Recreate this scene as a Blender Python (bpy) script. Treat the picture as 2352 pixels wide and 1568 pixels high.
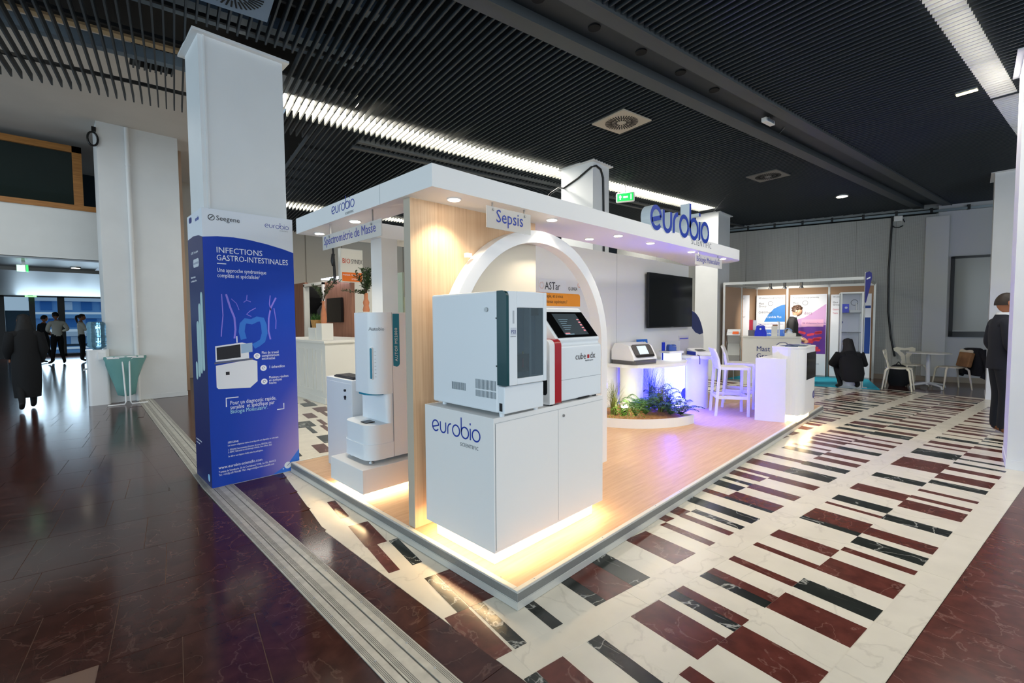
import bpy, math, random
from mathutils import Matrix, Vector
random.seed(7)
for _o in list(bpy.data.objects): bpy.data.objects.remove(_o, do_unlink=True)
SC = bpy.context.scene
COL = SC.collection
PI = math.pi

# ------------------------------------------------------------------ camera
F_PX, PITCH, ROLL, YAW = 1060.6, 0.048748, -0.006852, 0.788811
cp, sp, cr, sr = math.cos(PITCH), math.sin(PITCH), math.cos(ROLL), math.sin(ROLL)
Mp = Matrix(((1, 0, 0), (0, -sp, -cp), (0, cp, -sp)))
Mr = Matrix(((cr, -sr, 0), (sr, cr, 0), (0, 0, 1)))
Ry = Matrix(((math.cos(YAW), -math.sin(YAW), 0), (math.sin(YAW), math.cos(YAW), 0), (0, 0, 1)))
A = Mr @ Mp @ Ry
cam_d = bpy.data.cameras.new('camera'); cam = bpy.data.objects.new('camera', cam_d); COL.objects.link(cam)
cam_d.sensor_fit = 'HORIZONTAL'; cam_d.sensor_width = 36.0; cam_d.lens = F_PX / 2352 * 36
cam_d.clip_start = 0.05; cam_d.clip_end = 200
rx, dn, fw = A[0], A[1], A[2]
cam.matrix_world = Matrix(((rx[0], -dn[0], -fw[0], -1.650), (rx[1], -dn[1], -fw[1], -1.611), (rx[2], -dn[2], -fw[2], 1.5), (0, 0, 0, 1)))
SC.camera = cam

# ------------------------------------------------------------------ world, exposure
SC.view_settings.view_transform = 'Standard'
try: SC.view_settings.look = 'None'
except Exception: pass
SC.view_settings.gamma = 1.0
SC.view_settings.exposure = 0.0
SC.view_settings.use_curve_mapping = False
wd = bpy.data.worlds.new('daylight'); SC.world = wd; wd.use_nodes = True
bg = wd.node_tree.nodes['Background']
bg.inputs[0].default_value = (0.60, 0.80, 1.0, 1); bg.inputs[1].default_value = 0.5

# building grid: turned against the stand
TH = -0.158258
CT, ST = math.cos(TH), math.sin(TH)
def B(u, v): return (u * CT - v * ST, u * ST + v * CT)
# exhibition wall frame at the far right
WA, WN, WO = (0.229007, -0.973425), (-0.973425, -0.229007), (12.572, -0.538)
def W(s, d): return (WO[0] + WA[0] * s + WN[0] * d, WO[1] + WA[1] * s + WN[1] * d)

# ceiling lamps (area lights under the strip lights, a few added with no fixture)
def area(name, x, y, z, sx, sy, power, col, rz=0, rot=None):
    d = bpy.data.lights.new(name, 'AREA'); d.shape = 'RECTANGLE'; d.size = sx; d.size_y = sy; d.energy = power; d.color = col; d.specular_factor = 0.25
    o = bpy.data.objects.new(name, d); COL.objects.link(o); o.location = (x, y, z); o.rotation_euler = rot or (0, 0, rz)
    return o
LAMPS = [(0.5, 4.25), (2.9, 4.25), (5.3, 4.25), (7.7, 4.25), (3.6, -0.82), (6.2, -0.82), (-1.0, -3.6), (2.6, -3.6), (6.2, -3.6), (1.2, 9.4), (4.0, 9.4), (9.4, 7.0)]
for (u, v) in LAMPS:
    x, y = B(u, v)
    area('ceiling_lamp_light', x, y, 3.985, 2.2, 0.3, 44, (1.0, 0.95, 0.87), TH)
# daylight: unseen added fills left and behind the aisle, then the entrance glazing in view
def glazing(name, loc, d, sx, sy, e, col, spec):  # aimed area light, for the added fills and the real entrance glazing alike
    o = area(name, loc[0], loc[1], loc[2], sx, sy, e, col, rot=Vector(d).to_track_quat('-Z', 'Y').to_euler()); o.data.specular_factor = spec; return o
glazing('fill_left', (-9.0, 2.0, 2.3), (1, 0, -.05), 14, 3.4, 470, (.70, .88, 1.0), .05)
glazing('fill_aisle', (-2.0, -9.5, 2.3), (.1, 1, -.05), 14, 3.4, 430, (.80, .91, 1.0), .05)
glazing('daylight_entrance', (-.9, 26.6, 1.35), (0, -1, 0), 3.2, 2.3, 160, (.60, .82, 1.0), 1.0)
area('hall_fill_light', -3.0, 8.2, 4.95, 1.2, 1.2, 40, (1.0, .95, .88))  # added fill at ceiling height, no fixture around it

# ------------------------------------------------------------------ materials
def lin(c):
    c = c / 255.0
    return c / 12.92 if c <= 0.04045 else ((c + 0.055) / 1.055) ** 2.4
def L3(rgb): return (lin(rgb[0]), lin(rgb[1]), lin(rgb[2]), 1)
_M = {}
def M(name, rgb, rough=0.5, metal=0.0, emit=0.0, var=0.0, vs=8.0, trans=0.0, bump=0.0, coat=0.0, alpha=1.0, ecol=None, ior=1.45):
    if name in _M: return _M[name]
    m = bpy.data.materials.new(name); m.use_nodes = True; nt = m.node_tree; b = nt.nodes['Principled BSDF']
    b.inputs['Base Color'].default_value = L3(rgb); b.inputs['Roughness'].default_value = rough; b.inputs['Metallic'].default_value = metal
    b.inputs['Transmission Weight'].default_value = trans; b.inputs['IOR'].default_value = ior; b.inputs['Coat Weight'].default_value = coat; b.inputs['Alpha'].default_value = alpha
    if emit: b.inputs['Emission Color'].default_value = L3(ecol or rgb); b.inputs['Emission Strength'].default_value = emit
    if var or bump:
        tc = nt.nodes.new('ShaderNodeNewGeometry'); n = nt.nodes.new('ShaderNodeTexNoise'); n.inputs['Scale'].default_value = vs; n.inputs['Detail'].default_value = 5
        nt.links.new(tc.outputs['Position'], n.inputs['Vector'])
        if var:
            r = nt.nodes.new('ShaderNodeValToRGB'); a, c = L3(rgb), L3(rgb)
            r.color_ramp.elements[0].position = 0.3; r.color_ramp.elements[1].position = 0.7
            r.color_ramp.elements[0].color = tuple(max(0, x * (1 - var)) for x in a[:3]) + (1,)
            r.color_ramp.elements[1].color = tuple(min(1, x * (1 + var)) for x in c[:3]) + (1,)
            nt.links.new(n.outputs['Fac'], r.inputs[0]); nt.links.new(r.outputs[0], b.inputs['Base Color'])
        if bump:
            bp = nt.nodes.new('ShaderNodeBump'); bp.inputs['Strength'].default_value = bump; bp.inputs['Distance'].default_value = 0.01
            nt.links.new(n.outputs['Fac'], bp.inputs['Height']); nt.links.new(bp.outputs[0], b.inputs['Normal'])
    _M[name] = m; return m
def marble(name, base, vein, amt, rough, scale=3.0, spread=0.25, rnd=True):
    m = bpy.data.materials.new(name); m.use_nodes = True; nt = m.node_tree; N = nt.nodes.new; Lk = nt.links.new; b = nt.nodes['Principled BSDF']
    g = N('ShaderNodeNewGeometry'); oi = N('ShaderNodeObjectInfo'); mp = N('ShaderNodeVectorMath'); mp.operation = 'ADD'; sc = N('ShaderNodeVectorMath'); sc.operation = 'SCALE'
    cb = N('ShaderNodeCombineXYZ'); Lk(oi.outputs['Random'], cb.inputs[0]); Lk(oi.outputs['Random'], cb.inputs[2]); Lk(cb.outputs[0], sc.inputs[0]); sc.inputs['Scale'].default_value = 40 if rnd else 0
    Lk(g.outputs['Position'], mp.inputs[0]); Lk(sc.outputs[0], mp.inputs[1])
    n1 = N('ShaderNodeTexNoise'); n1.inputs['Scale'].default_value = scale; n1.inputs['Detail'].default_value = 8; n1.inputs['Distortion'].default_value = 0.5; Lk(mp.outputs[0], n1.inputs['Vector'])
    s = N('ShaderNodeMath'); s.operation = 'SUBTRACT'; s.inputs[1].default_value = 0.5; Lk(n1.outputs['Fac'], s.inputs[0])
    ab = N('ShaderNodeMath'); ab.operation = 'ABSOLUTE'; Lk(s.outputs[0], ab.inputs[0])
    r = N('ShaderNodeValToRGB'); r.color_ramp.elements[0].position = 0.0; r.color_ramp.elements[1].position = 0.010
    r.color_ramp.elements[0].color = (amt, amt, amt, 1); r.color_ramp.elements[1].color = (0, 0, 0, 1); Lk(ab.outputs[0], r.inputs[0])
    n2 = N('ShaderNodeTexNoise'); n2.inputs['Scale'].default_value = scale * 3; n2.inputs['Detail'].default_value = 6; Lk(mp.outputs[0], n2.inputs['Vector'])
    r2 = N('ShaderNodeValToRGB'); bc = L3(base)
    r2.color_ramp.elements[0].position = 0.3; r2.color_ramp.elements[1].position = 0.72
    r2.color_ramp.elements[0].color = tuple(x * (1 - spread) for x in bc[:3]) + (1,); r2.color_ramp.elements[1].color = tuple(min(1, x * (1 + spread)) for x in bc[:3]) + (1,); Lk(n2.outputs['Fac'], r2.inputs[0])
    # fine scratches of wear
    wv = N('ShaderNodeTexNoise'); wv.inputs['Scale'].default_value = 1.0; wv.inputs['Detail'].default_value = 3
    st = N('ShaderNodeMapping'); st.inputs['Scale'].default_value = (70, 5, 1); st.inputs['Rotation'].default_value = (0, 0, 0.7); Lk(mp.outputs[0], st.inputs['Vector']); Lk(st.outputs[0], wv.inputs['Vector'])
    r3 = N('ShaderNodeValToRGB'); r3.color_ramp.elements[0].position = 0.66; r3.color_ramp.elements[1].position = 0.72; r3.color_ramp.elements[1].color = (amt * .3,) * 3 + (1,); r3.color_ramp.elements[0].color = (0, 0, 0, 1); Lk(wv.outputs['Fac'], r3.inputs[0])
    ad = N('ShaderNodeMath'); ad.operation = 'MAXIMUM'; Lk(r.outputs[0], ad.inputs[0]); Lk(r3.outputs[0], ad.inputs[1])
    mx = N('ShaderNodeMixRGB'); mx.inputs['Color2'].default_value = L3(vein); Lk(ad.outputs[0], mx.inputs['Fac']); Lk(r2.outputs[0], mx.inputs['Color1'])
    Lk(mx.outputs[0], b.inputs['Base Color']); b.inputs['Roughness'].default_value = rough; b.inputs['Specular IOR Level'].default_value = .3
    _M[name] = m; return m
def woodm(name, c1, c2, rough, sx, sy, sz, coat=0.0):
    m = bpy.data.materials.new(name); m.use_nodes = True; nt = m.node_tree; N = nt.nodes.new; Lk = nt.links.new; b = nt.nodes['Principled BSDF']
    g = N('ShaderNodeNewGeometry'); mp = N('ShaderNodeMapping'); mp.inputs['Scale'].default_value = (sx, sy, sz); Lk(g.outputs['Position'], mp.inputs['Vector'])
    n = N('ShaderNodeTexNoise'); n.inputs['Scale'].default_value = 1; n.inputs['Detail'].default_value = 7; n.inputs['Distortion'].default_value = 0.5; Lk(mp.outputs[0], n.inputs['Vector'])
    r = N('ShaderNodeValToRGB'); r.color_ramp.elements[0].position = 0.32; r.color_ramp.elements[1].position = 0.68; r.color_ramp.elements[0].color = L3(c1); r.color_ramp.elements[1].color = L3(c2); Lk(n.outputs['Fac'], r.inputs[0]); Lk(r.outputs[0], b.inputs['Base Color'])
    b.inputs['Roughness'].default_value = rough; b.inputs['Coat Weight'].default_value = coat
    _M[name] = m; return m
WHITE = M('white_laminate', (232, 232, 230), 0.45)
PAINT = M('white_paint', (226, 226, 222), 0.6, var=0.02, vs=3)
GLOSSW = M('white_gloss_plastic', (234, 235, 236), 0.3, coat=0.3)
BLUE = M('logo_blue', (14, 54, 158), 0.4)
NAVY = M('navy_print', (18, 40, 120), 0.45)
GREYT = M('grey_print', (120, 126, 132), 0.5)
BLACKP = M('black_plastic', (14, 14, 15), 0.35)
SCREEN = M('dark_screen', (6, 6, 7), 0.12)
STEEL = M('brushed_steel', (170, 172, 172), 0.35, 0.9)
ALU = M('grey_aluminium', (196, 196, 190), 0.45, 0.1, var=0.05, vs=20)
MW = marble('white_marble', (224, 217, 200), (150, 140, 125), 0.22, 0.24, 1.6, 0.05)
MB_ = marble('brown_marble', (92, 47, 39), (190, 150, 135), 0.22, 0.22, 4.0, 0.28)
MK = marble('black_marble', (36, 40, 37), (215, 215, 205), 0.6, 0.22, 3.4, 0.4)
MD = marble('dark_brown_marble', (66, 36, 30), (165, 130, 115), 0.16, 0.14, 4.0, 0.32)
WOODP = woodm('pale_oak', (212, 172, 134), (228, 194, 156), 0.5, 60, 60, 1.6)
DECK = woodm('deck_oak', (204, 162, 122), (218, 180, 140), 0.5, 3, 40, 1)
WALNUT = woodm('walnut_panel', (120, 78, 60), (168, 118, 94), 0.5, 50, 50, 1.5)
HONEY = woodm('honey_wood', (150, 96, 40), (182, 124, 60), 0.45, 3, 40, 40)
SLAT = M('slat_anthracite', (44, 51, 56), 0.55)
DARK = M('plenum_black', (16, 17, 18), 0.9)

# ------------------------------------------------------------------ mesh helpers
class MB:
    def __init__(s): s.v = []; s.f = []; s.m = []; s.s = []
    def add(s, vs, fs, mi=0, sm=False):
        k = len(s.v); s.v += [tuple(p) for p in vs]
        for f in fs: s.f.append(tuple(i + k for i in f)); s.m.append(mi); s.s.append(sm)
        return s
    def box(s, x0, x1, y0, y1, z0, z1, mi=0):
        return s.add([(x0, y0, z0), (x1, y0, z0), (x1, y1, z0), (x0, y1, z0), (x0, y0, z1), (x1, y0, z1), (x1, y1, z1), (x0, y1, z1)],
                     [(3, 2, 1, 0), (4, 5, 6, 7), (0, 1, 5, 4), (1, 2, 6, 5), (2, 3, 7, 6), (3, 0, 4, 7)], mi)
    def prism(s, poly, z0, z1, mi=0, sm=False):           # vertical prism over an xy polygon (counter-clockwise)
        n = len(poly)
        s.add([(p[0], p[1], z0) for p in poly] + [(p[0], p[1], z1) for p in poly], [tuple(range(n - 1, -1, -1)), tuple(range(n, 2 * n))], mi)
        return s.add([(p[0], p[1], z0) for p in poly] + [(p[0], p[1], z1) for p in poly], [(i, (i + 1) % n, n + (i + 1) % n, n + i) for i in range(n)], mi, sm)
    def plate(s, poly, O, U, V, N, t, mi=0, sm=False):     # polygon in the plane O + a U + b V, thickness t along N
        O, U, V, N = Vector(O), Vector(U), Vector(V), Vector(N); n = len(poly)
        a = [O + U * p[0] + V * p[1] for p in poly]; b = [q + N * t for q in a]
        s.add(a + b, [tuple(range(n - 1, -1, -1)), tuple(range(n, 2 * n))], mi)
        return s.add(a + b, [(i, (i + 1) % n, n + (i + 1) % n, n + i) for i in range(n)], mi, sm)
    def lathe(s, c, prof, n=24, mi=0, sm=True, caps=True):
        cx, cy, cz = c; k = len(prof); vs = []
        for (r, z) in prof:
            for i in range(n):
                a = 2 * PI * i / n; vs.append((cx + r * math.cos(a), cy + r * math.sin(a), cz + z))
        fs = [(j * n + i, j * n + (i + 1) % n, (j + 1) * n + (i + 1) % n, (j + 1) * n + i) for j in range(k - 1) for i in range(n)]
        s.add(vs, fs, mi, sm)
        if caps: s.add(vs[:n] + vs[-n:], [tuple(range(n - 1, -1, -1)), tuple(range(n, 2 * n))], mi)
        return s
    def tube(s, path, r, n=8, mi=0, sm=True, flat=1.0, closed=False):
        P = [Vector(p) for p in path]; k = len(P)
        R = list(r) if isinstance(r, (list, tuple)) else [r] * k
        T = [((P[(i + 1) % k] - P[i - 1]) if closed else (P[min(i + 1, k - 1)] - P[max(i - 1, 0)])).normalized() for i in range(k)]
        up = Vector((0, 0, 1)) if abs(T[0].z) < 0.9 else Vector((1, 0, 0)); a = T[0].cross(up).normalized(); vs = []
        for i in range(k):
            a = (a - T[i] * a.dot(T[i])).normalized(); b = T[i].cross(a)
            for j in range(n):
                t = 2 * PI * j / n; vs.append(P[i] + a * (R[i] * math.cos(t)) + b * (R[i] * flat * math.sin(t)))
        fs = [(i * n + j, i * n + (j + 1) % n, (i + 1) % k * n + (j + 1) % n, (i + 1) % k * n + j) for i in range(k if closed else k - 1) for j in range(n)]
        s.add(vs, fs, mi, sm)
        if not closed: s.add(vs[:n] + vs[-n:], [tuple(range(n - 1, -1, -1)), tuple(range(n, 2 * n))], mi)
        return s
    def ball(s, c, rx, ry, rz, n=14, m=9, mi=0, rot=None):
        vs, fs = [], []; c = Vector(c)
        for j in range(m + 1):
            p = PI * j / m
            for i in range(n):
                t = 2 * PI * i / n; q = Vector((rx * math.sin(p) * math.cos(t), ry * math.sin(p) * math.sin(t), rz * math.cos(p)))
                vs.append(c + (rot @ q if rot else q))
        fs = [(j * n + i, (j + 1) * n + i, (j + 1) * n + (i + 1) % n, j * n + (i + 1) % n) for j in range(m) for i in range(n)]
        return s.add(vs, fs, mi, True)
    def loft(s, rings, mi=0, sm=True, caps=True):
        n = len(rings[0]); vs = [p for r in rings for p in r]
        fs = [(j * n + i, j * n + (i + 1) % n, (j + 1) * n + (i + 1) % n, (j + 1) * n + i) for j in range(len(rings) - 1) for i in range(n)]
        s.add(vs, fs, mi, sm)
        if caps: s.add(list(rings[0]) + list(rings[-1]), [tuple(range(n - 1, -1, -1)), tuple(range(n, 2 * n))], mi)
        return s
    def stroke(s, path, wdt, O, U, V, N, t, mi=0, closed=False):   # flat ribbon letter stroke in a plane with thickness
        n = len(path); l, r = [], []
        for i in range(n):
            p0 = path[i - 1] if (i or closed) else path[i]; p1 = path[(i + 1) % n] if (i < n - 1 or closed) else path[i]
            dx, dy = p1[0] - p0[0], p1[1] - p0[1]; q = math.hypot(dx, dy) or 1; nx, ny = -dy / q * wdt / 2, dx / q * wdt / 2
            l.append((path[i][0] + nx, path[i][1] + ny)); r.append((path[i][0] - nx, path[i][1] - ny))
        O, U, V, N = Vector(O), Vector(U), Vector(V), Vector(N)
        Q = lambda p, d: O + U * p[0] + V * p[1] + N * d
        vs = [Q(p, 0) for p in l] + [Q(p, 0) for p in r] + [Q(p, t) for p in l] + [Q(p, t) for p in r]; fs = []; fb = []
        for i in range(n if closed else n - 1):
            j = (i + 1) % n
            fs.append((2 * n + i, 3 * n + i, 3 * n + j, 2 * n + j)); fb += [(i, j, n + j, n + i), (i, 2 * n + i, 2 * n + j, j), (n + i, n + j, 3 * n + j, 3 * n + i)]
        if not closed: fb += [(0, n, 3 * n, 2 * n), (n - 1, 3 * n - 1, 4 * n - 1, 2 * n - 1)]
        s.add(vs, fs, mi); return s.add(vs, fb, mi + (1 if t > 0.02 else 0))
    def xf(s, mtx):
        s.v = [tuple(mtx @ Vector(p)) for p in s.v]; return s
    def build(s, name, mats, parent=None, bev=0.0, seg=2, local=False, kind=None, label=None):
        me = bpy.data.meshes.new(name); me.from_pydata(s.v, [], s.f)
        mats = mats if isinstance(mats, (list, tuple)) else [mats]
        for m in mats: me.materials.append(m)
        k = len(mats) - 1
        me.polygons.foreach_set('material_index', [min(i, k) for i in s.m]); me.polygons.foreach_set('use_smooth', s.s)
        me.validate(); me.update()
        o = bpy.data.objects.new(name, me); COL.objects.link(o)
        if bev:
            b = o.modifiers.new('edge', 'BEVEL'); b.width = bev; b.segments = seg; b.limit_method = 'ANGLE'; b.angle_limit = 0.7
        if parent is not None: par(o, parent, local)
        if kind: o['kind'] = kind
        if label: o['label'] = label
        return o
def par(o, parent, local=False):
    o.parent = parent
    if not local: o.matrix_parent_inverse = (Matrix.Translation(Vector(parent['_base'])) if '_base' in parent.keys() else Matrix.Identity(4)).inverted()
def T(name, label, cat, loc=(0, 0, 0), group=None):
    o = bpy.data.objects.new(name, None); COL.objects.link(o); o.location = loc; o.empty_display_size = 0.1
    o['_base'] = loc; o['label'] = label; o['category'] = cat
    if group: o['group'] = group
    return o
def tag(o, label, cat, group=None):
    o['label'] = label; o['category'] = cat
    if group: o['group'] = group
    return o
def S(o, label, cat='structure'):
    o['kind'] = 'structure'; o['label'] = label; o['category'] = cat; return o
def rrect(w, h, r, n=5, cx=0, cy=0):
    out = []
    for (x, y, a) in ((w / 2 - r, h / 2 - r, 0), (-w / 2 + r, h / 2 - r, 1), (-w / 2 + r, -h / 2 + r, 2), (w / 2 - r, -h / 2 + r, 3)):
        for i in range(n + 1): t = (a + i / n) * PI / 2; out.append((cx + x + r * math.cos(t), cy + y + r * math.sin(t)))
    return out
def arc(cx, cy, r, a0, a1, n=10): return [(cx + r * math.cos(math.radians(a0 + (a1 - a0) * i / n)), cy + r * math.sin(math.radians(a0 + (a1 - a0) * i / n))) for i in range(n + 1)]
def text(body, O, U, V, size, m, parent=None, align='LEFT', name='lettering', sx=1.0, ext=0.0004, sp=1.0):
    c = bpy.data.curves.new(name, 'FONT'); c.body = body; c.size = size; c.align_x = align; c.resolution_u = 2; c.extrude = ext; c.materials.append(m); c.space_character = sp
    o = bpy.data.objects.new(name, c); COL.objects.link(o)
    U = Vector(U).normalized(); V = Vector(V).normalized(); N = U.cross(V)
    o.matrix_world = Matrix(((U.x * sx, V.x, N.x, O[0]), (U.y * sx, V.y, N.y, O[1]), (U.z * sx, V.z, N.z, O[2]), (0, 0, 0, 1)))
    me = bpy.data.meshes.new_from_object(o); mw = o.matrix_world.copy(); bpy.data.objects.remove(o); bpy.data.curves.remove(c)
    o = bpy.data.objects.new(name, me); COL.objects.link(o); o.matrix_world = mw
    if parent is not None: par(o, parent)
    return o
X_, Y_, Z_ = (1, 0, 0), (0, 1, 0), (0, 0, 1)
nX, nY = (-1, 0, 0), (0, -1, 0)
# strokes of the rounded house lettering: (strokes, advance) in x-heights
GL = {
 'e': ([arc(.5, .5, .45, 8, 322, 22), [(.10, .36), (.94, .57)]], 1.12),
 'u': ([[(.06, .95), (.06, .42)] + arc(.43, .42, .37, 180, 360, 10) + [(.80, .95)]], 1.02),
 'r': ([[(.06, .05), (.06, .5)] + arc(.51, .5, .45, 180, 92, 8)], .66),
 'o': ([arc(.5, .5, .45, 0, 352, 24) + [(.95, .5)]], 1.12),
 'b': ([[(.05, 1.68), (.05, .5)] + arc(.5, .5, .45, 180, 538, 24)], 1.12),
 'i': ([[(.05, .05), (.05, .95)], [(.05, 1.22), (.05, 1.38)]], .24)}
def logo(O, U, V, N, xh, depth, mats, parent, name='logo_lettering', sw=.12, sci=True, split=False):
    x = 0; U, V, O = Vector(U), Vector(V), Vector(O); mb = MB()
    for ch in 'eurobio':
        st, adv = GL[ch]
        if split: mb = MB()
        for p in st: mb.stroke([((q[0] + x) * xh, q[1] * xh) for q in p], sw * xh, O, U, V, N, depth)
        if split: mb.build('letter', mats, parent)
        x += adv
    if not split: mb.build(name, mats, parent)
    if sci: text('SCIENTIFIC', O + U * (x * xh * .60) - V * (xh * .62) + Vector(N) * .001, U, V, xh * .42, GREYT, parent, name='small_lettering', sp=1.25, sx=.86)
    return x * xh
# ================================================================== FLOOR
def unit_mesh(name, m):
    b = MB().box(-.5, .5, -.5, .5, -1, 0); me = bpy.data.meshes.new(name); me.from_pydata(b.v, [], b.f); me.materials.append(m); return me
def piece(name, me, x, y, z, sx, sy, sz, rz, parent):
    o = bpy.data.objects.new(name, me); COL.objects.link(o); o.location = (x, y, z); o.scale = (sx, sy, sz); o.rotation_euler = (0, 0, rz); o.parent = parent; return o
# the main floor: white marble field with coloured marble inlays
fl = MB()
fl.prism([B(-0.56, 3.1), (-0.31, 1.6), (-0.31, -1.2), B(-.11, -1.275), B(10.45, -1.275), B(10.45, 12), B(-0.56, 12)], -0.05, -0.0012)
floor = S(fl.build('floor', MW), 'polished white marble floor inlaid with brown and black marble bars', 'floor')
GR = .0012
tile_me = {'B': unit_mesh('tile_brown', MB_), 'K': unit_mesh('tile_black', MK), 'W': unit_mesh('tile_white', MW)}
cols = [(-1.115, -.745), (-.745, -.375), (-.213, .175), (.175, .565), (.74, 1.13), (1.13, 1.52), (1.69, 2.08), (2.08, 2.47), (2.64, 3.03), (3.03, 3.42), (3.6, 4.01), (4.01, 4.43), (4.62, 5.05), (5.05, 5.48), (5.65, 6.08), (6.08, 6.52), (6.7, 7.1), (7.1, 7.5)]
known = {
 0: [(-.2, -.07, 'B'), (.07, .22, 'K'), (.29, .37, 'B'), (.59, .81, 'B'), (1.05, 1.27, 'B'), (1.36, 1.5, 'K'), (1.66, 1.88, 'B'), (2.04, 2.11, 'B'), (2.21, 2.35, 'K'), (2.43, 2.58, 'B'), (2.82, 2.95, 'K'), (3.2, 3.42, 'B'), (3.5, 3.58, 'B'), (3.75, 3.82, 'B'), (4.07, 4.2, 'K'), (4.29, 4.51, 'B'), (4.68, 4.81, 'B'), (4.99, 5.06, 'K'), (5.22, 5.28, 'K'), (5.44, 5.61, 'B'), (5.89, 6.03, 'B')],
 1: [(-.25, -.18, 'K'), (-.18, -.03, 'B'), (.12, .2, 'K'), (.43, .66, 'B'), (.735, .805, 'K'), (.805, .88, 'B'), (1.04, 1.115, 'K'), (1.115, 1.19, 'B'), (1.355, 1.425, 'B'), (1.66, 1.72, 'B'), (1.89, 2.03, 'B'), (2.35, 2.42, 'K'), (2.42, 2.65, 'B'), (2.82, 2.87, 'B'), (2.96, 3.11, 'K'), (3.35, 3.56, 'B'), (3.9, 4.05, 'K'), (4.45, 4.89, 'B'), (5.13, 5.42, 'K'), (5.61, 5.68, 'B'), (5.81, 5.96, 'B'), (6.15, 6.28, 'K'), (6.47, 6.51, 'B'), (6.69, 6.82, 'B'), (6.94, 7.0, 'B'), (7.08, 7.21, 'B'), (7.34, 7.39, 'B'), (7.65, 7.77, 'B')],
 2: [(-.33, -.19, 'B'), (-.175, -.105, 'K'), (.05, .12, 'K'), (.35, .43, 'K'), (.43, .65, 'B'), (.65, .8, 'K'), (1.04, 1.26, 'B'), (1.42, 1.49, 'B'), (1.66, 1.73, 'B'), (1.81, 1.88, 'K'), (1.97, 2.1, 'K'), (2.27, 2.32, 'K'), (2.32, 2.49, 'B'), (2.66, 2.8, 'B'), (3.04, 3.18, 'B'), (3.36, 3.57, 'K'), (3.75, 3.9, 'K'), (4.05, 4.19, 'B'), (4.3, 4.44, 'B'), (4.68, 4.82, 'K'), (5.0, 5.06, 'B')],
 3: [(-.255, -.185, 'K'), (-.18, .02, 'B'), (1.5, 1.6, 'B'), (1.67, 1.81, 'B'), (1.97, 2.1, 'K'), (2.27, 2.36, 'B'), (2.51, 2.65, 'K'), (2.72, 2.79, 'K'), (2.89, 3.03, 'B'), (3.09, 3.18, 'B'), (3.36, 3.56, 'B'), (3.78, 3.88, 'B'), (4.21, 4.36, 'K')],
 4: [(-.4, -.33, 'B'), (-.25, -.185, 'K')], 5: [(-.405, -.26, 'B')], 6: [(-.41, -.345, 'B')],
 9: [(-.19, -.04, 'B'), (.1, .2, 'K')], 10: [(-.1, .045, 'B'), (-.35, -.28, 'K')], 11: [(.055, .28, 'K')], 12: [(.06, .125, 'K')], 13: [(-.1, .21, 'K'), (.3, .37, 'B')],
 14: [(.225, .375, 'B'), (-.1, 0, 'K')], 15: [(.47, .7, 'B'), (.0, .1, 'K')], 16: [(.395, .62, 'K')]}
rng = random.Random(3)
tiles = []
for ci, (v0, v1) in enumerate(cols):
    k = list(known.get(ci, [])); tiles += [(a, b, v0, v1, c) for a, b, c in k]
    u = max([b for a, b, c in k], default=-.4) + .12
    while u < 10.35:
        wdt = rng.choice([.07, .07, .07, .14, .14, .145, .22]); gap = rng.choice([.07, .075, .08, .14, .15, .22])
        tiles.append((u, min(u + wdt, 10.38), v0, v1, rng.choice('BBBBKKB'))); u += wdt + gap
n = 0; late = MB()
def near(t):
    x, y = B((t[0] + t[1]) / 2, (t[2] + t[3]) / 2); return math.hypot(x + 1.65, y + 1.61)
for t in sorted(tiles, key=near):
    u0, u1, v0, v1, c = t; x, y = B((u0 + u1) / 2, (v0 + v1) / 2)
    if -.02 < x < 6.8 and .35 < y < 3.0: continue
    if x < 6.8 and y > 3.3 and x > 2.2: continue
    if x > 6.9 and y > 3.3: continue
    if n < 255: piece('marble_tile', tile_me[c], x, y, 0, u1 - u0 - GR, v1 - v0 - GR, .03, TH, floor); n += 1
    else: late.prism([B(u0, v0), B(u1, v0), B(u1, v1), B(u0, v1)], -.03, 0, 0 if c == 'B' else 1)
late.build('far_marble_tiles', [MB_, MK], floor, kind='stuff')
for (v0, v1) in ((-1.273, -1.117), (-.373, -.215)):               # border slabs with visible joints
    u = -.2
    while u < 6:
        piece('border_slab', tile_me['W'], *B(u + .39, (v0 + v1) / 2), -.0002, .778, v1 - v0 - .002, .03, TH, floor); u += .78
S(MB().prism([B(10.45, -1.275), B(14.5, -1.275), B(14.5, 12), B(10.45, 12)], -.05, -.001).build('floor_far', MD), 'brown marble floor strip in front of the grey wall', 'floor')
# brown marble on the right and on the left of the joint
fr = S(MB().prism([B(-1, -1.275), B(-1, -6), B(13, -6), B(13, -1.275)], -.06, -.004).build('floor_right', MD), 'brown marble floor beyond the white border', 'floor')
me_d = unit_mesh('slab_brown', MD)
v = -1.278
while v > -3.3:
    u = -.6 + (abs(v) * 7.3 % 1) * .4
    while u < 5: piece('brown_slab', tile_me['B'], *B(u + .35, v - .22), 0, .698, .438, .03, TH, fr); u += .7
    v -= .44
fr.data.materials[0] = MD
GROUT = M('grout_tan', (128, 100, 84), .7)
flft = S(MB().prism([(-.31, -1.9), (-.31, 1.6), B(-.56, 3.1), B(-.56, 12.5), (6, 14), (6, 30), (-9, 30), (-9, -1.9)], -.06, -.004).build('floor_left', MD), 'dark brown polished marble floor of the entrance hall', 'floor')
for i in range(12):                                               # narrow course between joint strip and inlaid field
    y0 = -1.6 + i * .46; xa = -.495; xb = -.315 if y0 < 1.5 else -.315 + (y0 - 1.5) * .155
    piece('brown_slab', me_d, (xa + xb) / 2, y0 + .23, .0008, xb - xa, .457, .03, 0, flft)
for i in range(14): piece('brown_slab', me_d, -.83, -1.2 + i * .6 + .3, .0008, .196, .597, .03, 0, flft)
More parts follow.
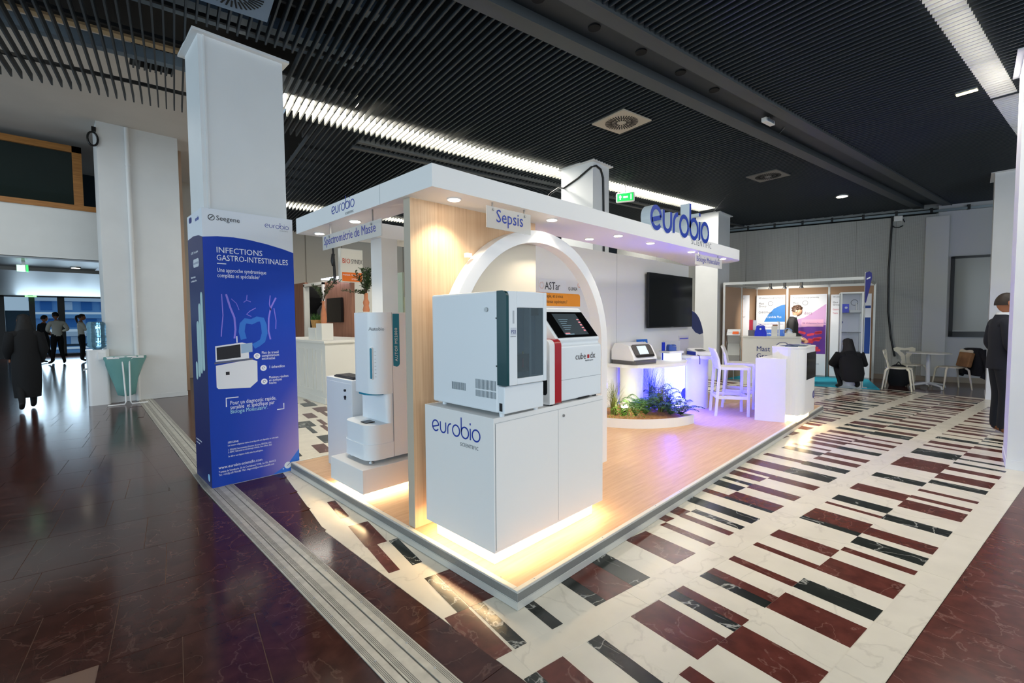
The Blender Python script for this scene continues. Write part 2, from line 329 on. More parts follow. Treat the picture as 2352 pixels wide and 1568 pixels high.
MB().prism([(-.735, -1.6), (-.735, 4.5), (-2.6, 4.5), (-3.6, 1.2), (-2.6, -1.0)], -.02, -.002).build('joint_bed', GROUT, flft)
def in_view(x, y, z=0):
    c = A @ Vector((x + 1.65, y + 1.611, z - 1.5)); return c.z > .2 and -120 < c.x / c.z * F_PX + 1176 < 2470 and c.y / c.z * F_PX + 784 < 1720
rg = random.Random(11); cnt = 0
v = -2.2
while v < 10 and cnt < 265:
    u = -6.5 + rg.random() * .3
    while u < 0:
        wl = rg.choice([.3, .3, .45, .6]); x, y = B(u + wl / 2, v + .3)
        u += wl
        if x - wl / 2 > -.84: break
        if not in_view(x, y): continue
        piece('brown_slab', me_d, x, y, 0, wl - .004, .596, .03, TH, flft); cnt += 1
    v += .6
# expansion joint of ribbed metal rails
trim = S(MB().prism([(-.722, -1.9), (-.5, -1.9), (-.5, 3.2), (-.25, 9.7), (-.475, 9.7), (-.722, 3.2)], -.03, .001).build('trim_1', M('joint_bed', (120, 118, 112), .5, .2)), 'worn ribbed metal expansion joint strip crossing the floor', 'floor trim')
RIBM = M('worn_alloy', (186, 184, 174), 0.42, 0.25, var=0.15, vs=14)
def railpoly(a, b): # x offsets across the joint, both legs
    return [(-.722 + a, -1.9), (-.722 + b, -1.9), (-.722 + b, 3.2), (-.475 + b, 9.7), (-.475 + a, 9.7), (-.722 + a, 3.2)]
for (a, b, h) in ((0, .062, .006), (.07, .152, .004), (.16, .222, .006)):
    r = MB().prism(railpoly(a, b), -.02, h).build('rail', RIBM, trim)
    g = MB()
    for k in range(4): xx = a + (.010 if a < .1 else b - a - .030) + k * .007; g.prism(railpoly(xx - .0012, xx + .0012), h - .001, h + .0008)
    g.build('rib', M('groove_dark', (116, 114, 108), .6), r)
sb = MB()
for k in range(18):
    for xo in (.03, .19): sb.lathe((-.722 + xo, -.9 + k * .22, .006), [(.006, 0), (.005, .002)], 8)
sb.build('screw_heads', STEEL, trim)

# ================================================================== CEILING
ce = MB(); ce.prism([B(-9, -8), B(13.6, -8), B(13.6, 5.06), B(-9, 5.06)], 4.75, 4.8); ce.prism([B(.15, 5.06), B(13.6, 5.06), B(13.6, 13), B(.15, 13)], 4.75, 4.8)
ceiling = S(ce.build('ceiling', DARK), 'dark open ceiling of closely set anthracite slats', 'ceiling')
def slat_mesh(v0, v1):
    b = MB().box(-.007, .007, v0, v1, 0, .075); me = bpy.data.meshes.new('slat'); me.from_pydata(b.v, [], b.f); me.materials.append(SLAT); return me
def lay(v0, v1, us, stuff=False):
    if stuff:
        m = MB()
        for u in us:
            m.add([B(u + a, w_) + (z,) for a, w_, z in ((-.007, v0, 4), (.007, v0, 4), (.007, v1, 4), (-.007, v1, 4), (-.007, v0, 4.075), (.007, v0, 4.075), (.007, v1, 4.075), (-.007, v1, 4.075))], [(3, 2, 1, 0), (4, 5, 6, 7), (0, 1, 5, 4), (1, 2, 6, 5), (2, 3, 7, 6), (3, 0, 4, 7)])
        m.build('far_slats', SLAT, ceiling, kind='stuff'); return
    me = slat_mesh(v0, v1)
    for u in us:
        o = bpy.data.objects.new('slat', me); COL.objects.link(o); o.location = B(u, 0) + (4.0,); o.rotation_euler = (0, 0, TH); o.parent = ceiling
PT = .0745
seq = lambda a, b: [a + i * PT for i in range(int((b - a) / PT))]
mid = [u for u in seq(-3.6, 13.3) if not (-.7 - .6 < u < -.0)]
near_mid = [u for u in seq(-3.6, 13.3)][:165]
# slats that meet the column are cut short
lay(1.43, 5.05, [u for u in near_mid if not -1.18 < u < -.36])
lay(1.43, 2.95, [u for u in near_mid if -1.18 <= u <= -.36]); 
lay(1.43, 5.05, seq(-3.6, 13.3)[165:], True)
right = seq(.2, 13.3)
lay(-3.2, .8, right[:125]); lay(-3.2, .8, right[125:], True); lay(-3.2, .8, seq(-6, .15), True)
lay(-7.9, -3.2, seq(-6, 13.3), True)
lay(5.05, 12.5, seq(.2, 13.3), True); lay(1.43, 5.05, seq(-9, -3.65), True)
cr = MB()
for v in (-2.6, -2.0, -1.4, -.35, .25, 1.75, 2.35, 2.95, 3.55, 4.7, 5.6, 6.2, 6.8, 7.4, 8.0):
    p, q = B(-8 if v < 5 else .2, v), B(13.3, v); p2, q2 = B(-8 if v < 5 else .2, v + .03), B(13.3, v + .03)
    cr.prism([p, q, q2, p2], 4.078, 4.11)
cr.build('carrier_rails', M('carrier_dark', (46, 48, 50), .6), ceiling)
# service ducts glimpsed above the slats
du = MB(); DUCT = M('duct_bluegrey', (96, 116, 136), .5, .1)
for (v, w_, z) in ((2.7, .12, 4.5), (3.45, .3, 4.45), (1.9, .1, 4.55), (4.75, .1, 4.4)):
    du.prism([B(-6, v), B(9, v), B(9, v + w_), B(-6, v + w_)], z, z + .12)
du.build('service_ducts', DUCT, ceiling)
def beam(label, v0, v1, vi0, vi1, u0, u1, col, hole=True):
    t = S(MB().prism([B(u0, vi0), B(u1, vi0), B(u1, vi1), B(u0, vi1)], 4.06, 4.2).build('beam', col), label, 'ceiling beam')
    LIP = M('beam_lip_grey', (66, 70, 72), .55)
    for (a, b) in ((v0, vi0), (vi1, v1)):
        MB().prism([B(u0, a), B(u1, a), B(u1, b), B(u0, b)], 3.985, 4.2).build('lip', LIP, t)
        MB().prism([B(u0, a - .012), B(u1, a - .012), B(u1, a), B(u0, a)], 3.975, 4.2).build('edge_trim', LIP, t)
    if hole:
        for k in range(9):
            x, y = B(u0 + .7 + k * .64, (vi0 + vi1) / 2); MB().lathe((x, y, 4.05), [(.055, 0), (.055, .012)], 16).build('socket_hole', DARK, t)
    return t
TRO = M('trough_slate', (24, 32, 38), .5)
beam('dark ceiling beam running over the stand towards the far wall', .8, 1.42, .94, 1.26, .3 - 2.5, 13.2, TRO)
beam('short dark ceiling beam beside the bright strip light', 4.70, 5.05, 4.79, 4.95, .78, 13.2, TRO, False)
# strip lights above the slats
def strip(v0, v1, u0, u1, n, COVERS, label, e=7.0, col=(255, 250, 238)):
    EM = M('lit_tube_%d' % int(e * 10), col, .4, emit=e); L = (u1 - u0) / n; RF = M('lamp_reflector', (220, 220, 216), .5)
    for i in range(n):
        a, b = u0 + i * L + .02, u0 + (i + 1) * L - .02; x, y = B((a + b) / 2, (v0 + v1) / 2)
        t = T('strip_light', label, 'ceiling light', (x, y, 4.1), 'strip lights above the slats: ' + label)
        hv = v1 - v0
        m = MB(); m.prism([B(a, v0), B(b, v0), B(b, v0 + .02), B(a, v0 + .02)], 4.09, 4.28); m.prism([B(a, v1 - .02), B(b, v1 - .02), B(b, v1), B(a, v1)], 4.09, 4.28); m.prism([B(a, v0), B(b, v0), B(b, v1), B(a, v1)], 4.28, 4.3); m.build('reflector', RF, t)
        MB().prism([B(a + .03, v0 + hv * .12), B(b - .03, v0 + hv * .12), B(b - .03, v0 + hv * .5), B(a + .03, v0 + hv * .5)], 4.13, 4.17).build('lit_tube', EM, t)
        bm = MB().box(-.0085, .0085, v0 + .01, v1 - .01, -.002, .077); me = bpy.data.meshes.new('lit_slat_cover'); me.from_pydata(bm.v, [], bm.f); me.materials.append(M('lit_slat_white', (236, 236, 230), .5))  # white covers over the dark slats, colouring them as lit by the tube
        for uu in COVERS:
            if a - .02 < uu < b + .02: o = bpy.data.objects.new('lit_slat_cover', me); COL.objects.link(o); o.location = B(uu, 0) + (4.0,); o.rotation_euler = (0, 0, TH); par(o, t)
UM, UR = seq(-3.6, 13.3), seq(.2, 13.3)
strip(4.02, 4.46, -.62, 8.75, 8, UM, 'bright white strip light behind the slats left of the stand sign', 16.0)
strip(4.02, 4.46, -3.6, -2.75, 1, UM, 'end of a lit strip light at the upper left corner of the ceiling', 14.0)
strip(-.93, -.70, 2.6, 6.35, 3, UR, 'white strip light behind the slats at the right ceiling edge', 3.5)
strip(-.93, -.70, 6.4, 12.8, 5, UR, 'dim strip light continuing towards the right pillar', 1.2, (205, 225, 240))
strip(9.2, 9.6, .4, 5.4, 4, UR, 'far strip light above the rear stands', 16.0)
def vent(u, v, label, m=M('vent_cream', (176, 166, 148), .5)):
    x, y = B(u, v); t = T('ceiling_vent', label, 'air vent', (x, y, 3.985))
    q = MB().prism([B(u - .265, v - .26), B(u + .265, v - .26), B(u + .265, v + .26), B(u - .265, v + .26)], 3.985, 4.0).build('plate', m, t)
    MB().lathe((x, y, 3.978), [(.048, 0), (.05, .008)], 20).build('hub', m, t)
    for k in range(36):
        a = 2 * PI * k / 36; r0 = .06 if k % 2 else .12; c, s_ = math.cos(a), math.sin(a); w_ = .0065
        MB().prism([(x + c * r0 - s_ * w_, y + s_ * r0 + c * w_), (x + c * r0 + s_ * w_, y + s_ * r0 - c * w_), (x + c * .205 + s_ * w_, y + s_ * .205 - c * w_), (x + c * .205 - s_ * w_, y + s_ * .205 + c * w_)], 3.982, 3.986).build('slot', DARK, t)
vent(3.31, 2.17, 'cream square swirl vent in the slats above the corner of the canopy')
vent(7.19, 2.17, 'dark swirl vent nearest the far patterned wall', M('vent_dark', (96, 94, 90), .5))
vent(-.93, 2.30, 'blue-grey swirl vent above the tall white pillar', M('vent_blue', (108, 128, 148), .5))
xx, yy = B(9.85, 1.93); t = T('ceiling_downlight', 'small round lit downlight near the far patterned wall', 'ceiling light', (xx, yy, 3.98))
MB().lathe((xx, yy, 3.975), [(.12, 0), (.12, .025)], 24).build('ring', STEEL, t); MB().lathe((xx, yy, 3.970), [(.095, 0), (.095, .01)], 24).build('lens', M('warm_lens', (255, 246, 220), .4, emit=8), t)
p = B(5.845, -.59); t = T('ceiling_lamp', 'short yellowish lit lamp beside the right strip light', 'ceiling light', (p[0], p[1], 3.98))
MB().prism([B(5.80, -.50), B(5.80, -.68), B(5.89, -.68), B(5.89, -.50)], 3.985, 4.0).build('housing', STEEL, t)
MB().prism([B(5.82, -.505), B(5.82, -.675), B(5.87, -.675), B(5.87, -.505)], 3.978, 3.986).build('lens', M('yellow_lens', (255, 236, 170), .4, emit=6), t)
# emergency exit sign
p = B(5.56, 4.0); t = T('exit_sign', 'green lit running-man exit sign under the strip light', 'exit sign', (p[0], p[1], 3.7))
mtx = Matrix.Translation((p[0], p[1], 3.77)) @ Matrix.Rotation(TH - PI / 2 + .55, 4, 'Z')
MB().box(-.17, .17, -.025, .03, -.09, .09).xf(mtx).build('case', WHITE, t, bev=.02)
MB().box(-.15, .15, -.029, -.025, -.07, .07).xf(mtx).build('panel', M('exit_green', (20, 170, 70), .4, emit=1.6), t)
MB().box(-.03, .05, -.031, -.029, -.015, .015).box(.1, .115, -.031, -.029, -.05, .05).box(-.1, -.08, -.031, -.029, -.04, .04).box(-.11, -.06, -.031, -.029, .0, .015).xf(mtx).build('symbol', M('exit_white', (235, 255, 240), .4, emit=2), t)
MB().tube([(p[0], p[1], 3.85), (p[0], p[1], 4.02)], .008, 6).build('rod', STEEL, t)

# ================================================================== PILLARS
PIL = M('pillar_paint', (222, 224, 224), .55, var=.03, vs=2)
def pillar(x0, x1, y0, y1, label, top=4.0, cap=True):
    t = S(MB().box(x0, x1, y0, y1, 0, top).build('pillar', PIL), label, 'pillar')
    if cap: MB().box(x0 - .05, x1 + .05, y0 - .05, y1 + .05, top - .01, top + .012).build('cap_plate', PIL, t)
    MB().box(x0 - .006, x1 + .006, y0 - .006, y1 + .006, 0, .09).build('foot_board', PIL, t)
    return t
pA = pillar(-.632, .062, 3.215, 3.72, 'tall white pillar wrapped below with a blue printed panel')
MB().box(-.60, -.585, 3.203, 3.216, 2.5, 3.99).build('corner_seam', PIL, pA)
pB = pillar(4.56, 5.02, 2.72, 3.36, 'white square pillar rising behind the stand canopy')
pillar(9.66, 10.40, 2.70, 3.24, 'white pillar standing beside the far blue-floored stand')
pillar(10.16, 10.9, -2.45, -1.84, 'white pillar behind the man in the dark suit')
pillar(4.93, 5.6, -2.55, -1.90, 'white pillar cut off by the right edge of the picture')
pF = pillar(-.89, .31, 9.62, 10.4, 'broad white pillar with a pipe behind the water cooler', 5.1, False)
MB().tube([(-.47, 9.58, .0), (-.47, 9.58, 5.08)], .035, 10).build('pipe', PIL, pF)
for z in (1.4, 3.0, 4.4): MB().lathe((-.47, 9.58, z), [(.042, -.02), (.042, .02)], 12).build('pipe_collar', PIL, pF)
# cables on pillar B
t = MB().tube([(3.2, 3.1, 2.60), (3.9, 3.05, 3.42), (4.3, 3.2, 3.62), (4.545, 3.3, 3.68), (4.545, 3.0, 3.78), (4.545, 2.74, 3.9), (4.62, 2.7, 3.93), (4.75, 2.7, 3.90), (4.82, 2.7, 3.78), (4.84, 2.7, 3.2), (4.85, 2.7, 2.44)], .016, 8).build('power_cable', BLACKP)
tag(t, 'black power cable looped over the top of the pillar behind the canopy', 'cable')
t = MB().tube([(9.9, 2.68, 3.98), (9.0, 1.9, 4.0)], .004, 5).build('suspension_wire', STEEL)
p0 = B(5.35, 1.1); t2 = MB().tube([(p0[0], p0[1], 4.05), (9.75, 2.9, 4.0)], .004, 5).build('hanging_wire', STEEL); bpy.data.objects.remove(t)
tag(t2, 'thin wire slanting from the dark beam to the far pillar', 'wire')
p = B(4.85, 1.1); t = T('beam_socket', 'small white socket bracket on the dark ceiling beam', 'socket', (p[0], p[1], 3.95))
MB().prism([B(4.75, 1.06), B(4.98, 1.06), B(4.98, 1.12), B(4.75, 1.12)], 3.98, 4.03).build('housing', PAINT, t); MB().prism([B(4.78, 1.055), B(4.95, 1.055), B(4.95, 1.06), B(4.78, 1.06)], 3.99, 4.02).build('outlets', GREYT, t)
MB().prism([B(4.86, 1.07), B(4.88, 1.07), B(4.88, 1.1), B(4.86, 1.1)], 4.03, 4.08).build('bracket', STEEL, t)

# ================================================================== WALLS
def weave(name, c1, c2):
    m = bpy.data.materials.new(name); m.use_nodes = True; nt = m.node_tree; N = nt.nodes.new; Lk = nt.links.new; b = nt.nodes['Principled BSDF']
    g = N('ShaderNodeTexCoord'); k = N('ShaderNodeTexBrick'); k.inputs['Scale'].default_value = 15; k.inputs['Mortar Size'].default_value = .018; k.offset = 0.0; k.inputs['Brick Width'].default_value = .5; k.inputs['Row Height'].default_value = .42
    k.inputs['Color1'].default_value = L3(c1); k.inputs['Color2'].default_value = L3(c1); k.inputs['Mortar'].default_value = L3(c2)
    mp = N('ShaderNodeMapping'); mp.inputs['Rotation'].default_value = (PI / 2, 0, 0); Lk(g.outputs['Object'], mp.inputs[0]); Lk(mp.outputs[0], k.inputs['Vector']); Lk(k.outputs['Color'], b.inputs['Base Color']); b.inputs['Roughness'].default_value = .8
    bp = N('ShaderNodeBump'); bp.inputs['Strength'].default_value = .5; bp.inputs['Distance'].default_value = .01; Lk(k.outputs['Fac'], bp.inputs['Height']); bp.invert = True; Lk(bp.outputs[0], b.inputs['Normal'])
    return m
WV = weave('pierced_wall_panel', (168, 169, 165), (128, 129, 125))
Wm = Matrix(((WA[0], -WN[0], 0, WO[0]), (WA[1], -WN[1], 0, WO[1]), (0, 0, 1, 0), (0, 0, 0, 1)))   # local x = along the wall, -y = out of it
def wbox(s0, s1, d0, d1, z0, z1): return MB().box(s0, s1, -d1, -d0, z0, z1)
def wb(name, mb, m, parent=None, bev=0): 
    o = mb.build(name, m, parent, bev, local=True); 
    if parent is None: o.matrix_world = Wm
    return o
wr = wb('wall_right', wbox(-7, .5, -.2, 0, .12, 3.82), WV); S(wr, 'grey pierced acoustic panel wall behind the far stand', 'wall')
for s in (-5.8, -4.6, -3.4, -2.2, -1.0, -.25): wb('panel_joint', wbox(s, s + .008, 0, .003, .12, 3.82), M('joint_grey', (128, 128, 124), .8), wr)
wb('smooth_pier', wbox(.28, .68, 0, .05, .12, 3.75), M('pier_grey', (190, 190, 186), .7), wr)
wb('smooth_end', wbox(.5, 3, -.2, -.02, 0, 4), M('pier_grey2', (178, 178, 176), .7), wr)
wb('skirting', wbox(-7, 3, 0, .02, 0, .12), M('skirt_beige', (150, 136, 118), .6), wr)
wb('top_fascia', wbox(-7, 1.5, -.25, -.1, 3.95, 4.3), M('fascia_grey', (150, 152, 150), .7), wr)
wb('cable_tray', wbox(-7, 1.4, -.08, .06, 3.85, 3.90), M('tray_steel', (128, 138, 142), .4, .7), wr)
for k in range(9): wb('tray_clip', wbox(-4 + k * .62, -3.95 + k * .62, .0, .065, 3.84, 3.95), BLACKP, wr)
wb('rear_slot', wbox(-7, 1.5, -.24, -.2, 3.8, 3.96), DARK, wr)
wn = T('window_1', 'dark-framed interior window in the grey wall above the jacket chair', 'window', (0, 0, 0)); wn['kind'] = 'structure'; wn.matrix_world = Wm
wb('frame', wbox(.74, 2.0, -.02, .03, 1.03, 1.15).box(.74, .80, -.03, .02, 1.03, 2.83).box(.74, 2.0, -.03, .02, 2.78, 2.83), BLACKP, wn)
wb('pane', wbox(.80, 2.0, -.02, .0, 1.15, 2.78), M('blind_pane', (140, 140, 132), .18), wn)
wb('pane_bead', wbox(.80, 2.0, 0, .008, 1.15, 1.17), M('bead_pale', (170, 170, 164), .5), wn)
wc = wb('wall_cable', MB().tube([(-.33, -.04, 3.86), (-.33, -.04, 3.7), (-.36, -.03, 2.6), (-.34, -.03, 1.6), (-.28, -.04, 1.0), (-.2, -.06, .55)], .02, 8), BLACKP); tag(wc, 'thick black cable hanging down the grey pierced wall', 'cable')
wc = wb('coiled_cable', MB().tube([(-.22 + .12 * math.cos(a * .7), -.05, 3.68 + .11 * math.sin(a * .7)) for a in range(9)], .012, 6), BLACKP); tag(wc, 'short black cable loop near the top of the grey wall', 'cable')
jb = wb('junction_box', wbox(-.30, -.14, .0, .08, 3.72, 3.84), PAINT, bev=.01); tag(jb, 'white junction box under the cable tray on the grey wall', 'junction box')
# rear hall wall seen between the stands
BEI = M('rear_wall_beige', (196, 188, 174), .8)
wbk = S(MB().box(.35, 12.2, 13.0, 13.2, 0, 5.2).build('wall_back', BEI), 'beige panelled rear wall of the hall', 'wall')
for k in range(9): MB().box(.6 + k * 1.15, .615 + k * 1.15, 12.985, 13.0, 0, 4.7).build('panel_joint', M('joint_brown', (130, 120, 106), .8), wbk)
wl = S(MB().box(.3, .5, 10.4, 13.1, 0, 5.1).build('wall_left', M('brown_wall', (176, 150, 128), .8)), 'brownish side wall behind the broad pillar', 'wall')

# ================================================================== LEFT HALL
PLC = M('plaster_ceiling', (196, 190, 182), .85, var=.03, vs=2)
c2 = S(MB().prism([B(-9, 5.06), B(.15, 5.06), (1.2, 13), (1.2, 14), (-9, 14)], 5.1, 5.2).build('ceiling_hall', PLC), 'plain plaster ceiling above the gallery', 'ceiling')
MB().prism([B(-9, 5.06), B(.15, 5.06), B(.15, 5.16), B(-9, 5.16)], 4.72, 5.1).build('ceiling_step', M('step_beige', (186, 166, 132), .8), c2)
gr = T('ceiling_grille', 'black slatted ceiling grille above the broad white pillar', 'grille', B(-1.5, 5.4) + (5.0,))
MB().prism([B(-1.64, 5.2), B(-1.2, 5.2), B(-1.28, 6.4), B(-1.75, 6.4)], 4.985, 5.0).build('backing', DARK, gr)
for k in range(8): MB().prism([B(-1.62 + k * .058, 5.2), B(-1.60 + k * .058, 5.2), B(-1.70 + k * .06, 6.4), B(-1.72 + k * .06, 6.4)], 4.95, 4.985).build('slat', SLAT, gr)
# gallery with parapet and glass rail
GY = 11.0
gal = MB().box(-9, -.80, GY, GY + .2, 2.73, 3.70).build('wall_gallery', PAINT); S(gal, 'white gallery parapet above the entrance hall', 'wall')
MB().box(-9, -.80, GY, 27.0, 2.70, 2.74).build('soffit', M('soffit_grey', (150, 158, 164), .35), gal)
MB().box(-.80, -.25, GY + .3, GY + .6, 2.45, 3.55).build('return_panel', BEI, gal)
MB().box(-.80, -.25, GY + .28, GY + .62, 3.55, 3.62).build('return_cap', HONEY, gal)
MB().box(-9, -.76, GY - .03, GY + .25, 3.70, 3.80).build('wood_cap', HONEY, gal)
ra = T('glass_railing', 'glass gallery railing with honey wood frame', 'railing', (-3, GY, 3.8))
MB().box(-9, -1.03, GY + .02, GY + .16, 4.83, 4.95).build('handrail', HONEY, ra); MB().box(-1.17, -1.03, GY + .02, GY + .16, 3.8, 4.95).build('end_post', HONEY, ra)
MB().box(-9, -1.17, GY + .08, GY + .095, 3.8, 4.83).build('pane', M('smoked_glass', (46, 62, 60), .05, trans=.55), ra)
for x in (-1.36, -3.0): MB().box(x, x + .03, GY + .1, GY + .13, 3.8, 4.83).build('baluster', STEEL, ra)
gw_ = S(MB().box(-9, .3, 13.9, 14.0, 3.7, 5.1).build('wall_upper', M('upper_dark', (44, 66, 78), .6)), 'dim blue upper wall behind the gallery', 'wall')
# under-gallery hall: side wall, glazing
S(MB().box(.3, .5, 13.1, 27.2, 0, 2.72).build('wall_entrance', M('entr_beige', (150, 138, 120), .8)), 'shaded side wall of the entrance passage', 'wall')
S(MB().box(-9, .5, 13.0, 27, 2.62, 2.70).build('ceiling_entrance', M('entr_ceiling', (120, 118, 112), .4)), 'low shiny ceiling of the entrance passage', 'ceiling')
FRM = M('frame_black', (16, 17, 19), .4)
dg = T('window_2', 'black-framed entrance glazing with daylight behind', 'window', (-1.5, 27, 0)); dg['kind'] = 'structure'
for (x0, x1) in ((-9, -2.86), (-2.15, -1.97), (-1.28, -1.05), (.3, .5)): MB().box(x0, x1, 26.95, 27.1, 0, 2.75).build('mullion', FRM, dg)
MB().box(-9, .5, 26.95, 27.1, 2.58, 2.78).build('head_rail', FRM, dg)
MB().box(-2.86, .4, 26.95, 27.1, 0, .1).build('sill_rail', FRM, dg); MB().box(-1.05, .4, 26.98, 27.06, .42, .52).build('mid_rail', M('rail_blue', (40, 78, 110), .4), dg); MB().box(-2.86, -2.15, 26.98, 27.06, 1.05, 1.12).build('mid_rail', FRM, dg)
for (x0, x1) in ((-2.86, -2.15), (-1.97, -1.28), (-1.05, .3)): MB().box(x0, x1, 27.0, 27.012, .1, 2.58).build('pane', M('clear_glass', (235, 245, 250), .02, trans=1.0, ior=1.02), dg)
MB().box(-2.86, -2.15, 27.2, 27.25, .0, 2.0).build('door_leaf', M('door_blue', (30, 70, 104), .4), dg)
# facades across the street
fc = T('apartment_block', 'pale blue terraced apartment block across the street', 'building', (0, 60, -2))
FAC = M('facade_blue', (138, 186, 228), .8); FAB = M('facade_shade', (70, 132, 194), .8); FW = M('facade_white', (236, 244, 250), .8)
for k in range(7):
    st = max(0, k - 3) * 1.2
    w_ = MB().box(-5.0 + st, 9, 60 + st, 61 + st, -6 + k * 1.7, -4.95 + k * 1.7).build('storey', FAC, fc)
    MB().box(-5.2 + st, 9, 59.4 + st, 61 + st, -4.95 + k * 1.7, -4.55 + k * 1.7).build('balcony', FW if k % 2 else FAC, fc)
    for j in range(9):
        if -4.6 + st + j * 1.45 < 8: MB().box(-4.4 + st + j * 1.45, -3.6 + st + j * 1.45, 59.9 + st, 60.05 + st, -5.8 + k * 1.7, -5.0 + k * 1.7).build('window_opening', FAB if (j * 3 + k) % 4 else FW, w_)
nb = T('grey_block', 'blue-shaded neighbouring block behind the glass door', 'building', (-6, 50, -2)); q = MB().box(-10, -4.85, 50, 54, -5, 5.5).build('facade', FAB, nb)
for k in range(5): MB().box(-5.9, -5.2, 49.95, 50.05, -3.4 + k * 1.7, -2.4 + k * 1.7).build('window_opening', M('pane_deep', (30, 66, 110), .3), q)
S(MB().box(-30, 30, 27.3, 90, -6.2, -6.0).build('street', M('street_grey', (150, 160, 170), .8)), 'pale street outside the glazing', 'street')
ex = T('exit_sign', 'green lit exit sign above the entrance glazing', 'exit sign', (-1.95, 26.5, 2.6)); MB().box(-2.24, -1.9, 26.4, 26.44, 2.56, 2.68).build('panel', M('exit_glow', (120, 235, 120), .4, emit=3), ex); MB().box(-2.16, -2.0, 26.39, 26.4, 2.6, 2.64).build('arrow', M('exit_arrow', (20, 140, 50), .4, emit=.6), ex)
MB().box(-2.10, -2.05, 26.40, 26.44, 2.68, 2.75).build('hanger', BLACKP, ex)
ex = T('exit_sign', 'double-sided exit sign hanging below the gallery soffit', 'exit sign', (-1.9, 11.9, 2.55)); MB().box(-2.02, -1.90, 11.7, 11.72, 2.50, 2.63).build('panel', M('exit_pale', (190, 230, 200), .4, emit=1.5), ex); MB().box(-1.89, -1.86, 11.6, 11.8, 2.50, 2.63).build('side_panel', M('exit_pale2', (60, 190, 100), .4, emit=1.5), ex); MB().box(-1.95, -1.9, 11.7, 11.73, 2.63, 2.70).build('hanger', STEEL, ex)
dl = T('soffit_downlight', 'small lit downlight in the gallery soffit', 'ceiling light', (-1.1, 12.3, 2.69)); MB().lathe((-1.15, 12.4, 2.68), [(.09, 0), (.09, .02)], 18).build('ring', STEEL, dl); MB().lathe((-1.15, 12.4, 2.675), [(.07, 0), (.07, .01)], 18).build('lens', M('warm_lens', (255, 246, 220), .4, emit=8), dl)
# ================================================================== STAND PLATFORM
pf = T('stand_platform', 'low oak-topped exhibition platform edged with ribbed aluminium', 'platform', (0, 0, 0))
MB().prism([(.03, .03), (6.91, .03), (6.91, 2.66), (4.42, 2.66), (4.42, 3.09), (.03, 3.09)], .002, .099).build('deck', DECK, pf)
CRM = M('cream_edge', (224, 220, 206), .45)
for (nm, a, b, c, d) in (('f', 0, 6.94, 0, .03), ('l', 0, .03, .03, 3.12), ('r', 6.91, 6.94, .03, 2.69), ('k', .03, 4.42, 3.09, 3.12), ('m', 4.45, 6.91, 2.66, 2.69), ('n', 4.42, 4.45, 2.66, 3.12)):
    e = MB().box(a, b, c, d, .0, .1).build('edge_trim', ALU, pf)
    MB().box(a + (.004 if nm != 'f' else .0), b - .0, c + .004, d, .1, .1012).build('top_lip', CRM, e)
    rb = MB()
    for k in range(9):
        z = .046 + k * .005
        if nm == 'f': rb.box(.0, 6.94, -.002, 0, z, z + .0028)
        if nm == 'l': rb.box(-.002, 0, .0, 3.12, z, z + .0028)
    if rb.v: rb.build('rib', M('rib_grey', (150, 150, 146), .5, .5), e)
    if nm in 'fl':
        lb = MB(); lb.box(0, 6.94, -.0025, 0, .002, .04) if nm == 'f' else lb.box(-.0025, 0, 0, 3.12, .002, .04); lb.build('base_strip', M('alloy_pale', (204, 203, 196), .45, .3), e)
for (x, y) in ((.035, .16), (.15, .02), (.02, 1.05), (.03, 1.4), (1.5, .02), (1.9, .02), (.8, .02)): MB().lathe((x, y, .101), [(.004, 0), (.003, .001)], 8).build('screw', GREYT, pf)

# ================================================================== WALLS OF THE STAND
ww = MB().box(.042, 1.26, .996, 1.071, .1, 2.293).build('wood_wall', WOODP); S(ww, 'pale oak veneered stand wall behind the front cabinet', 'wall')
MB().box(.0412, .042, .996, 1.071, .1, 2.293).build('shaded_edge', M('oak_edge_shaded', (186, 176, 158), .6), ww)  # end face greyed, its shade put into the colour
cl_ = S(MB().box(.66, .83, 2.452, 2.66, .1, 2.293).build('stand_column', PAINT), 'slim white column carrying the rear of the canopy', 'column')
TW = 2.05
tvw = S(MB().box(1.2, 6.6, TW, TW + .08, .1, 2.43).build('stand_wall', WHITE), 'long white stand wall that carries the television', 'wall')
MB().box(4.2, 4.204, TW - .001, TW, .1, 2.43).build('panel_joint', GREYT, tvw)
stg = S(MB().box(1.3, 2.4, 2.13, 2.42, .1, 2.25).build('storage_wall', PAINT), 'white storage cubicle wall behind the stand wall', 'wall')
# print on the white wall
pr = MB().plate(rrect(.53, .155, .03, 4, 2.755, 1.9), (0, TW - .001, 0), X_, Z_, nY, .002).build('white_plaque', GLOSSW, tvw)
text('ASTar', (2.60, TW - .0045, 1.855), X_, Z_, .135, M('ink_dark', (40, 40, 44), .5), tvw, name='sign_text', sx=.85)
sn = MB()
for k in range(14): a = 2 * PI * k / 14; sn.plate([(2.545 + math.cos(a) * r_ + math.sin(a) * w_, 1.90 + math.sin(a) * r_ - math.cos(a) * w_) for r_, w_ in ((.028, .003), (.045, .003), (.045, -.003), (.028, -.003))], (0, TW - .0035, 0), X_, Z_, nY, .001)
sn.build('sun_emblem', M('sun_beige', (226, 190, 170), .5), tvw)
MB().plate([(2.30, 1.656), (3.31, 1.656)] + arc(3.27, 1.776, .04, 0, 90, 5) + [(2.30, 1.816)], (0, TW - .001, 0), X_, Z_, nY, .002).build('orange_band', M('orange_print', (246, 158, 44), .5), tvw)
text("L'antibiothérapie, et si vous", (2.36, TW - .004, 1.758), X_, Z_, .062, M('ink_brown', (70, 52, 40), .5), tvw, name='band_text', sx=.86)
text('passiez à la vitesse supérieure ?', (2.36, TW - .004, 1.690), X_, Z_, .062, M('ink_brown', (70, 52, 40), .5), tvw, name='band_text', sx=.86)
